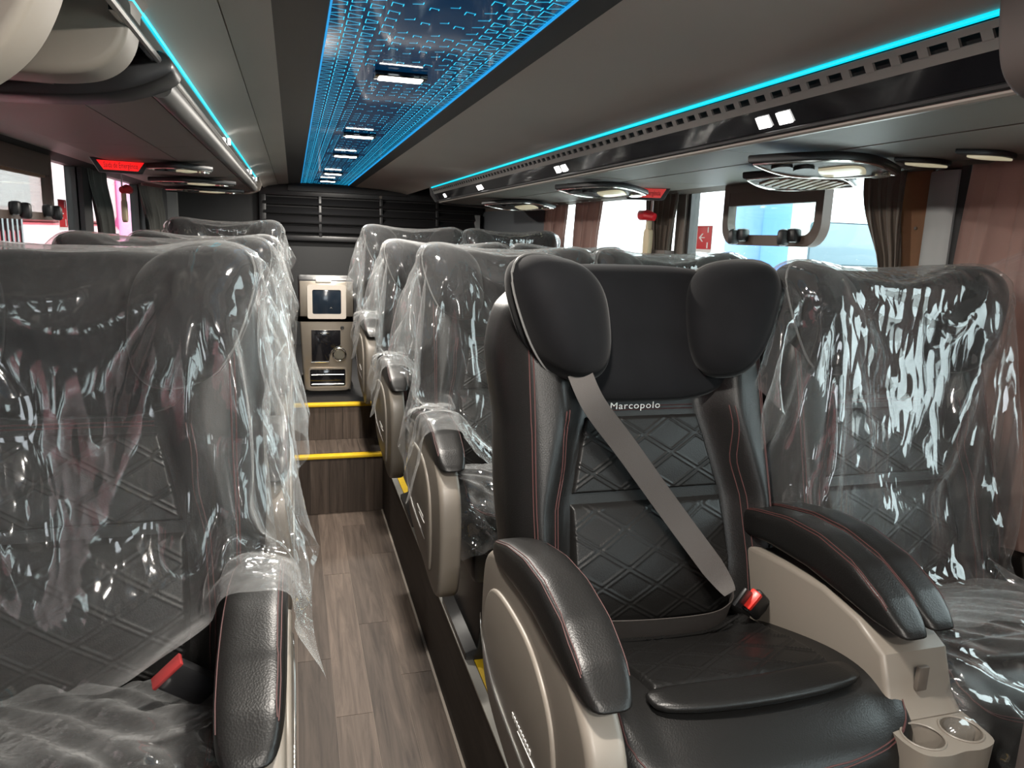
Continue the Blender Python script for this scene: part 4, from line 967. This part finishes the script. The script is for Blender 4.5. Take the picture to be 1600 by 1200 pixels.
# ------------------------------------------------------------------ stickers and hammers
def sticker(label, x, side, y0, y1, z0, z1, flip):
    t = thing('exit_sticker', label, 'sticker', (x, (y0 + y1) / 2, z0 + E))
    h = z1 - z0; w = y1 - y0; s = side; f = -1 if flip else 1; yc = (y0 + y1) / 2; zc = (z0 + z1) / 2 + E
    X = lambda d: tuple(sorted((x - s * d, x - s * (d + 0.0008))))
    box('white_backing', *X(0.0), y0 - 0.004, y1 + 0.004, z0 + E - 0.012, z1 + E + 0.002, M['white'], t)
    box('red_field', *X(0.001), y0, y1, z0 + E, z1 + E, M['red'], t)
    def q(p): return [(yc + f * a * w, zc + b * h) for a, b in p]
    a, b = X(0.002)
    MB().extrude(q([(-0.05, -0.02), (-0.05, 0.02), (0.22, 0.02), (0.22, -0.02)]), 0, a, b).extrude(q([(0.22, -0.02), (0.05, -0.18), (0.14, -0.18), (0.36, 0.0), (0.14, 0.18), (0.05, 0.18), (0.22, 0.02)]), 0, a, b).o('arrow', M['white'], t)
    MB().extrude(q([(-0.30, 0.22), (-0.22, 0.22), (-0.22, 0.46), (-0.30, 0.46)]), 0, a, b).extrude(q([(-0.30, -0.46), (-0.22, -0.46), (-0.22, -0.20), (-0.30, -0.20)]), 0, a, b).o('white_strokes', M['white'], t)
sticker('red exit sticker with white arrow on the right window', XR + 0.024, 1, 2.535, 2.64, -0.015, 0.072, False)
sticker('red exit sticker with white arrow on the left window', XL - 0.022, -1, 3.43, 3.54, -0.02, 0.088, True)
def hammer(label, x, side, y, z, s=1.0):
    t = thing('emergency_hammer', label, 'hammer', (x, y, z - 0.08))
    a, b = sorted((x, x - side * 0.022))
    MB().extrude(catmull([(y - 0.022, z - 0.115), (y + 0.022, z - 0.115), (y + 0.024, z - 0.03), (y + 0.010, z - 0.015), (y + 0.008, z + 0.03), (y - 0.008, z + 0.03), (y - 0.010, z - 0.015), (y - 0.024, z - 0.03)], 3, True), 0, a, b, 0.004).o('handle', M['beige'], t)
    MB().tube([(x - side * 0.012, y - 0.05, z + 0.030), (x - side * 0.03, y - 0.02, z + 0.038), (x - side * 0.03, y + 0.03, z + 0.036), (x - side * 0.02, y + 0.065, z + 0.048)], [0.016, 0.022, 0.021, 0.014], 10).o('head', M['red'], t)
    MB().box(min(x - side * 0.004, x - side * 0.010), max(x - side * 0.004, x - side * 0.010), y - 0.02, y - 0.005, z + 0.05, z + 0.125, 0.002).o('hanger', M['white'], t)
hammer('red headed hammer with beige handle at the tied right curtain', XR - 0.07, 1, 2.86, 0.075 + E)
hammer('red headed hammer with beige handle beside the left curtains', XL + 0.06, -1, 4.20, 0.135 + E)

# ------------------------------------------------------------------ drinks cabinet at the end of the aisle
cab = thing('drinks_machine', 'champagne metal drinks machine with black screen at the aisle end', 'drinks machine', (0.165, 4.2, 0.49))
x0, x1, y0 = 0.02, 0.312, 4.10; z0, z1, zm = E - 0.862, E - 0.250, E - 0.470
MB().box(x0 + 0.012, x1 - 0.008, y0 + 0.03, 4.50, 0.49, z0 + 0.03).o('plinth', M['matte_black'], cab)
MB().box(x0, x1, y0 + 0.02, 4.50, zm - 0.01, z1, 0.012).o('upper_case', M['black'], cab)
lower = MB().extrude(catmull([(x0 + 0.020, z0 + 0.04), (x0 + 0.035, z0 + 0.008), (x0 + 0.075, z0), (x1 - 0.075, z0), (x1 - 0.035, z0 + 0.008), (x1 - 0.020, z0 + 0.04), (x1 - 0.004, zm - 0.02), (x1 - 0.008, zm), (x0 + 0.008, zm), (x0 + 0.004, zm - 0.02)], 4, True), 1, y0 + 0.004, 4.48, 0.008, 3).o('lower_body', M['steelcase'], cab)
def frame_ring(name, xa, xb, za, zb, w, y, d, m, par, rad=0.012):
    def rr(o, r):
        P = []
        for cx, cz, s in ((xb - o - r, za + o + r, -90), (xb - o - r, zb - o - r, 0), (xa + o + r, zb - o - r, 90), (xa + o + r, za + o + r, 180)):
            for k in range(6): an = math.radians(s + 90 * k / 5); P.append((cx + r * math.cos(an), cz + r * math.sin(an)))
        return P
    A, B = rr(0, rad), rr(w, max(0.003, rad * 0.7)); n = len(A); V = [(p, y - d, q) for p, q in A] + [(p, y - d, q) for p, q in B] + [(p, y, q) for p, q in A] + [(p, y, q) for p, q in B]; F = []
    for i in range(n):
        j = (i + 1) % n; F += [(i, j, n + j, n + i), (i, 2 * n + i, 2 * n + j, j), (n + i, n + j, 3 * n + j, 3 * n + i)]
    return obj(name, V, F, m, par)
MB().box(x0 + 0.006, x1 - 0.006, y0 + 0.010, y0 + 0.03, zm, z1 - 0.012, 0.004).o('top_panel', M['steelcase'], cab)
MB().box(0.110, 0.190, y0 - 0.004, y0 + 0.02, z1 - 0.018, z1 - 0.004, 0.004).o('top_catch', mat('bright_cap', (0.7, 0.68, 0.62), 0.35, metal=0.4), cab)
frame_ring('screen_frame', x0 + 0.045, x1 - 0.045, zm + 0.008, z1 - 0.030, 0.026, y0 + 0.010, 0.012, mat('pale_screen_frame', (0.60, 0.54, 0.47), 0.35, metal=0.5), cab)
MB().box(x0 + 0.070, x1 - 0.070, y0 + 0.002, y0 + 0.011, zm + 0.030, z1 - 0.052, 0.003).o('screen', mat('screen_glass', (0.010, 0.016, 0.025), 0.12), cab)
MB().extrude([(x0 + 0.16, zm + 0.062), (x0 + 0.168, zm + 0.072), (x0 + 0.176, zm + 0.062), (x0 + 0.168, zm + 0.068)], 1, y0 + 0.0012, y0 + 0.003).o('screen_mark', M['steelcase'], cab)
wz1, wz0 = zm - 0.052, zm - 0.225
MB().extrude([(0.083, wz0), (0.170, wz0), (0.174, wz0 + 0.035), (0.185, wz0 + 0.062), (0.208, wz0 + 0.08), (0.236, wz0 + 0.088), (0.236, wz1), (0.083, wz1)], 1, y0 - 0.004, y0 + 0.008, 0.002).o('glass_door', M['gloss_black'], cab)
MB().tube([(0.080, y0 - 0.002, wz0 - 0.003), (0.172, y0 - 0.002, wz0 - 0.003), (0.177, y0 - 0.002, wz0 + 0.036), (0.189, y0 - 0.002, wz0 + 0.060), (0.210, y0 - 0.002, wz0 + 0.077), (0.240, y0 - 0.002, wz0 + 0.086)], 0.004, 6).o('door_trim', M['chrome'], cab)
MB().box(0.128, 0.178, y0 - 0.008, y0 - 0.003, wz1 - 0.020, wz1 - 0.014, 0.001).o('door_pull', M['chrome'], cab)
kc = (0.229, y0 - 0.002, wz0 + 0.038)
MB().tube([(kc[0] + 0.034 * math.cos(a), kc[1], kc[2] + 0.034 * math.sin(a)) for a in np.linspace(0, 2 * math.pi, 28, endpoint=False)], 0.005, 8, closed=True).o('dial_ring', M['chrome'], cab)
MB().cyl((kc[0], y0 - 0.010, kc[2]), 0.025, 0.014, 1, 28).o('dial', mat('dial_grey', (0.16, 0.15, 0.12), 0.35, metal=0.6), cab)
MB().tube([(0.246 + 0.008 * math.cos(a), y0 - 0.001, wz1 + 0.012 + 0.008 * math.sin(a)) for a in np.linspace(0, 2 * math.pi, 14, endpoint=False)], 0.002, 6, closed=True).cyl((0.246, y0 - 0.003, wz1 + 0.012), 0.005, 0.006, 1, 12).o('lock', M['black'], cab)
frame_ring('tray_frame', 0.064, 0.268, z0 + 0.022, z0 + 0.132, 0.008, y0 + 0.006, 0.012, M['steelcase'], cab)
MB().box(0.072, 0.260, y0 - 0.001, y0 + 0.008, z0 + 0.030, z0 + 0.124, 0.002).o('tray_recess', M['gloss_black'], cab)
for z in (z0 + 0.042, z0 + 0.094): MB().tube([(0.080, y0 - 0.006, z), (0.252, y0 - 0.006, z)], 0.003, 6).o('tray_rail', M['metal'], cab)

# ------------------------------------------------------------------ outside
struct(box('ground', -40, 40, -40, 40, -0.95, -0.9, mat('pale_concrete', (0.55, 0.54, 0.52), 0.85, vary=(0.5, 0.15))))
rb = thing('red_bus', 'red and pink bus parked close outside the left windows', 'bus', (-3.3, 4.0, -0.9))
MB().box(-4.6, -2.2, -4.0, 14.0, -0.6, 1.36, 0.08).o('lower_body', mat('red_bus_paint', (0.55, 0.10, 0.12), 0.35, vary=(1.1, 0.35)), rb)
MB().box(-4.6, -2.22, -4.0, 14.0, 1.365, 3.9, 0.10).o('upper_body', mat('pale_pink_bus_paint', (0.50, 0.28, 0.28), 0.5, vary=(0.9, 0.25)), rb)
MB().box(-4.58, -2.19, 11.0, 14.1, -0.6, 2.6, 0.05).o('magenta_panel', mat('magenta_paint', (0.55, 0.09, 0.24), 0.35, vary=(1.5, 0.3)), rb)
for k in range(9): box('dark_stripe', -2.21, -2.185, 6.35 + k * 0.11, 6.39 + k * 0.11, 0.5, 1.42, M['black'], rb)
for k in range(3): box('panel_window', -2.235, -2.205, 2.2 + k * 2.9, 4.7 + k * 2.9, 1.48, 1.78, mat('pale_bus_glass', (0.42, 0.30, 0.30), 0.6) if 'pale_bus_glass' not in bpy.data.materials else bpy.data.materials['pale_bus_glass'], rb)
tr = thing('blue_truck', 'blue and white truck standing outside the right hatch window', 'truck', (7.6, 8.5, -0.9))
MB().box(6.6, 8.9, 9.0, 9.9, -0.3, 2.1, 0.12).o('cab', mat('white_cab_paint', (0.62, 0.66, 0.66), 0.4), tr)
MB().box(6.15, 6.62, 8.95, 9.9, -0.3, 2.2, 0.05).o('blue_side_fairing', mat('blue_truck_paint', (0.05, 0.15, 0.40), 0.35), tr)
MB().box(6.5, 9.0, 10.0, 15.5, -0.2, 2.6, 0.05).o('cargo_box', mat('white_truck_paint', (0.85, 0.86, 0.86), 0.4), tr)
MB().box(6.95, 8.6, 8.96, 9.02, 1.15, 1.75, 0.05).o('windscreen', mat('truck_glass', (0.10, 0.15, 0.18), 0.1), tr)
for (x, y) in ((6.65, 9.4), (8.55, 9.4), (6.6, 13.5), (8.6, 13.5)): MB().cyl((x, y, -0.45), 0.45, 0.28, 0, 24).o('wheel', M['black'], tr)
sh = thing('green_shed', 'pale green shed with ribbed roof beyond the right windows', 'building', (16.0, 16.0, -0.9))
MB().box(12, 30, 19.0, 26.0, -0.9, 2.2).o('wall', mat('pale_green_wall', (0.16, 0.27, 0.22), 0.7), sh)
MB().box(11.8, 30.2, 18.6, 26.4, 2.2, 2.5).o('roof', mat('green_roof', (0.12, 0.20, 0.17), 0.6), sh)
for k in range(6): box('door', 13 + k * 2.8, 14.8 + k * 2.8, 18.94, 19.02, -0.9, 1.4, mat('shed_door', (0.62, 0.66, 0.62), 0.6) if 'shed_door' not in bpy.data.materials else bpy.data.materials['shed_door'], sh)
wv = thing('white_van', 'white van parked outside the rear right windows', 'van', (6.2, 17.0, -0.9))
MB().extrude([(16.0, -0.45), (21.5, -0.45), (21.5, 1.9), (17.6, 1.9), (16.6, 0.9), (16.0, 0.6)], 0, 4.6, 6.6, 0.1).o('body', mat('white_van_paint', (0.85, 0.85, 0.85), 0.35), wv)
MB().extrude([(16.75, 0.95), (17.55, 1.75), (18.6, 1.75), (18.6, 0.95)], 0, 4.58, 4.62).o('side_window', bpy.data.materials['truck_glass'], wv)
for (x, y) in ((4.6, 17.2), (6.35, 17.2), (4.6, 20.6), (6.35, 20.6)): MB().cyl((x, y, -0.5), 0.38, 0.24, 0, 20).o('wheel', M['black'], wv)
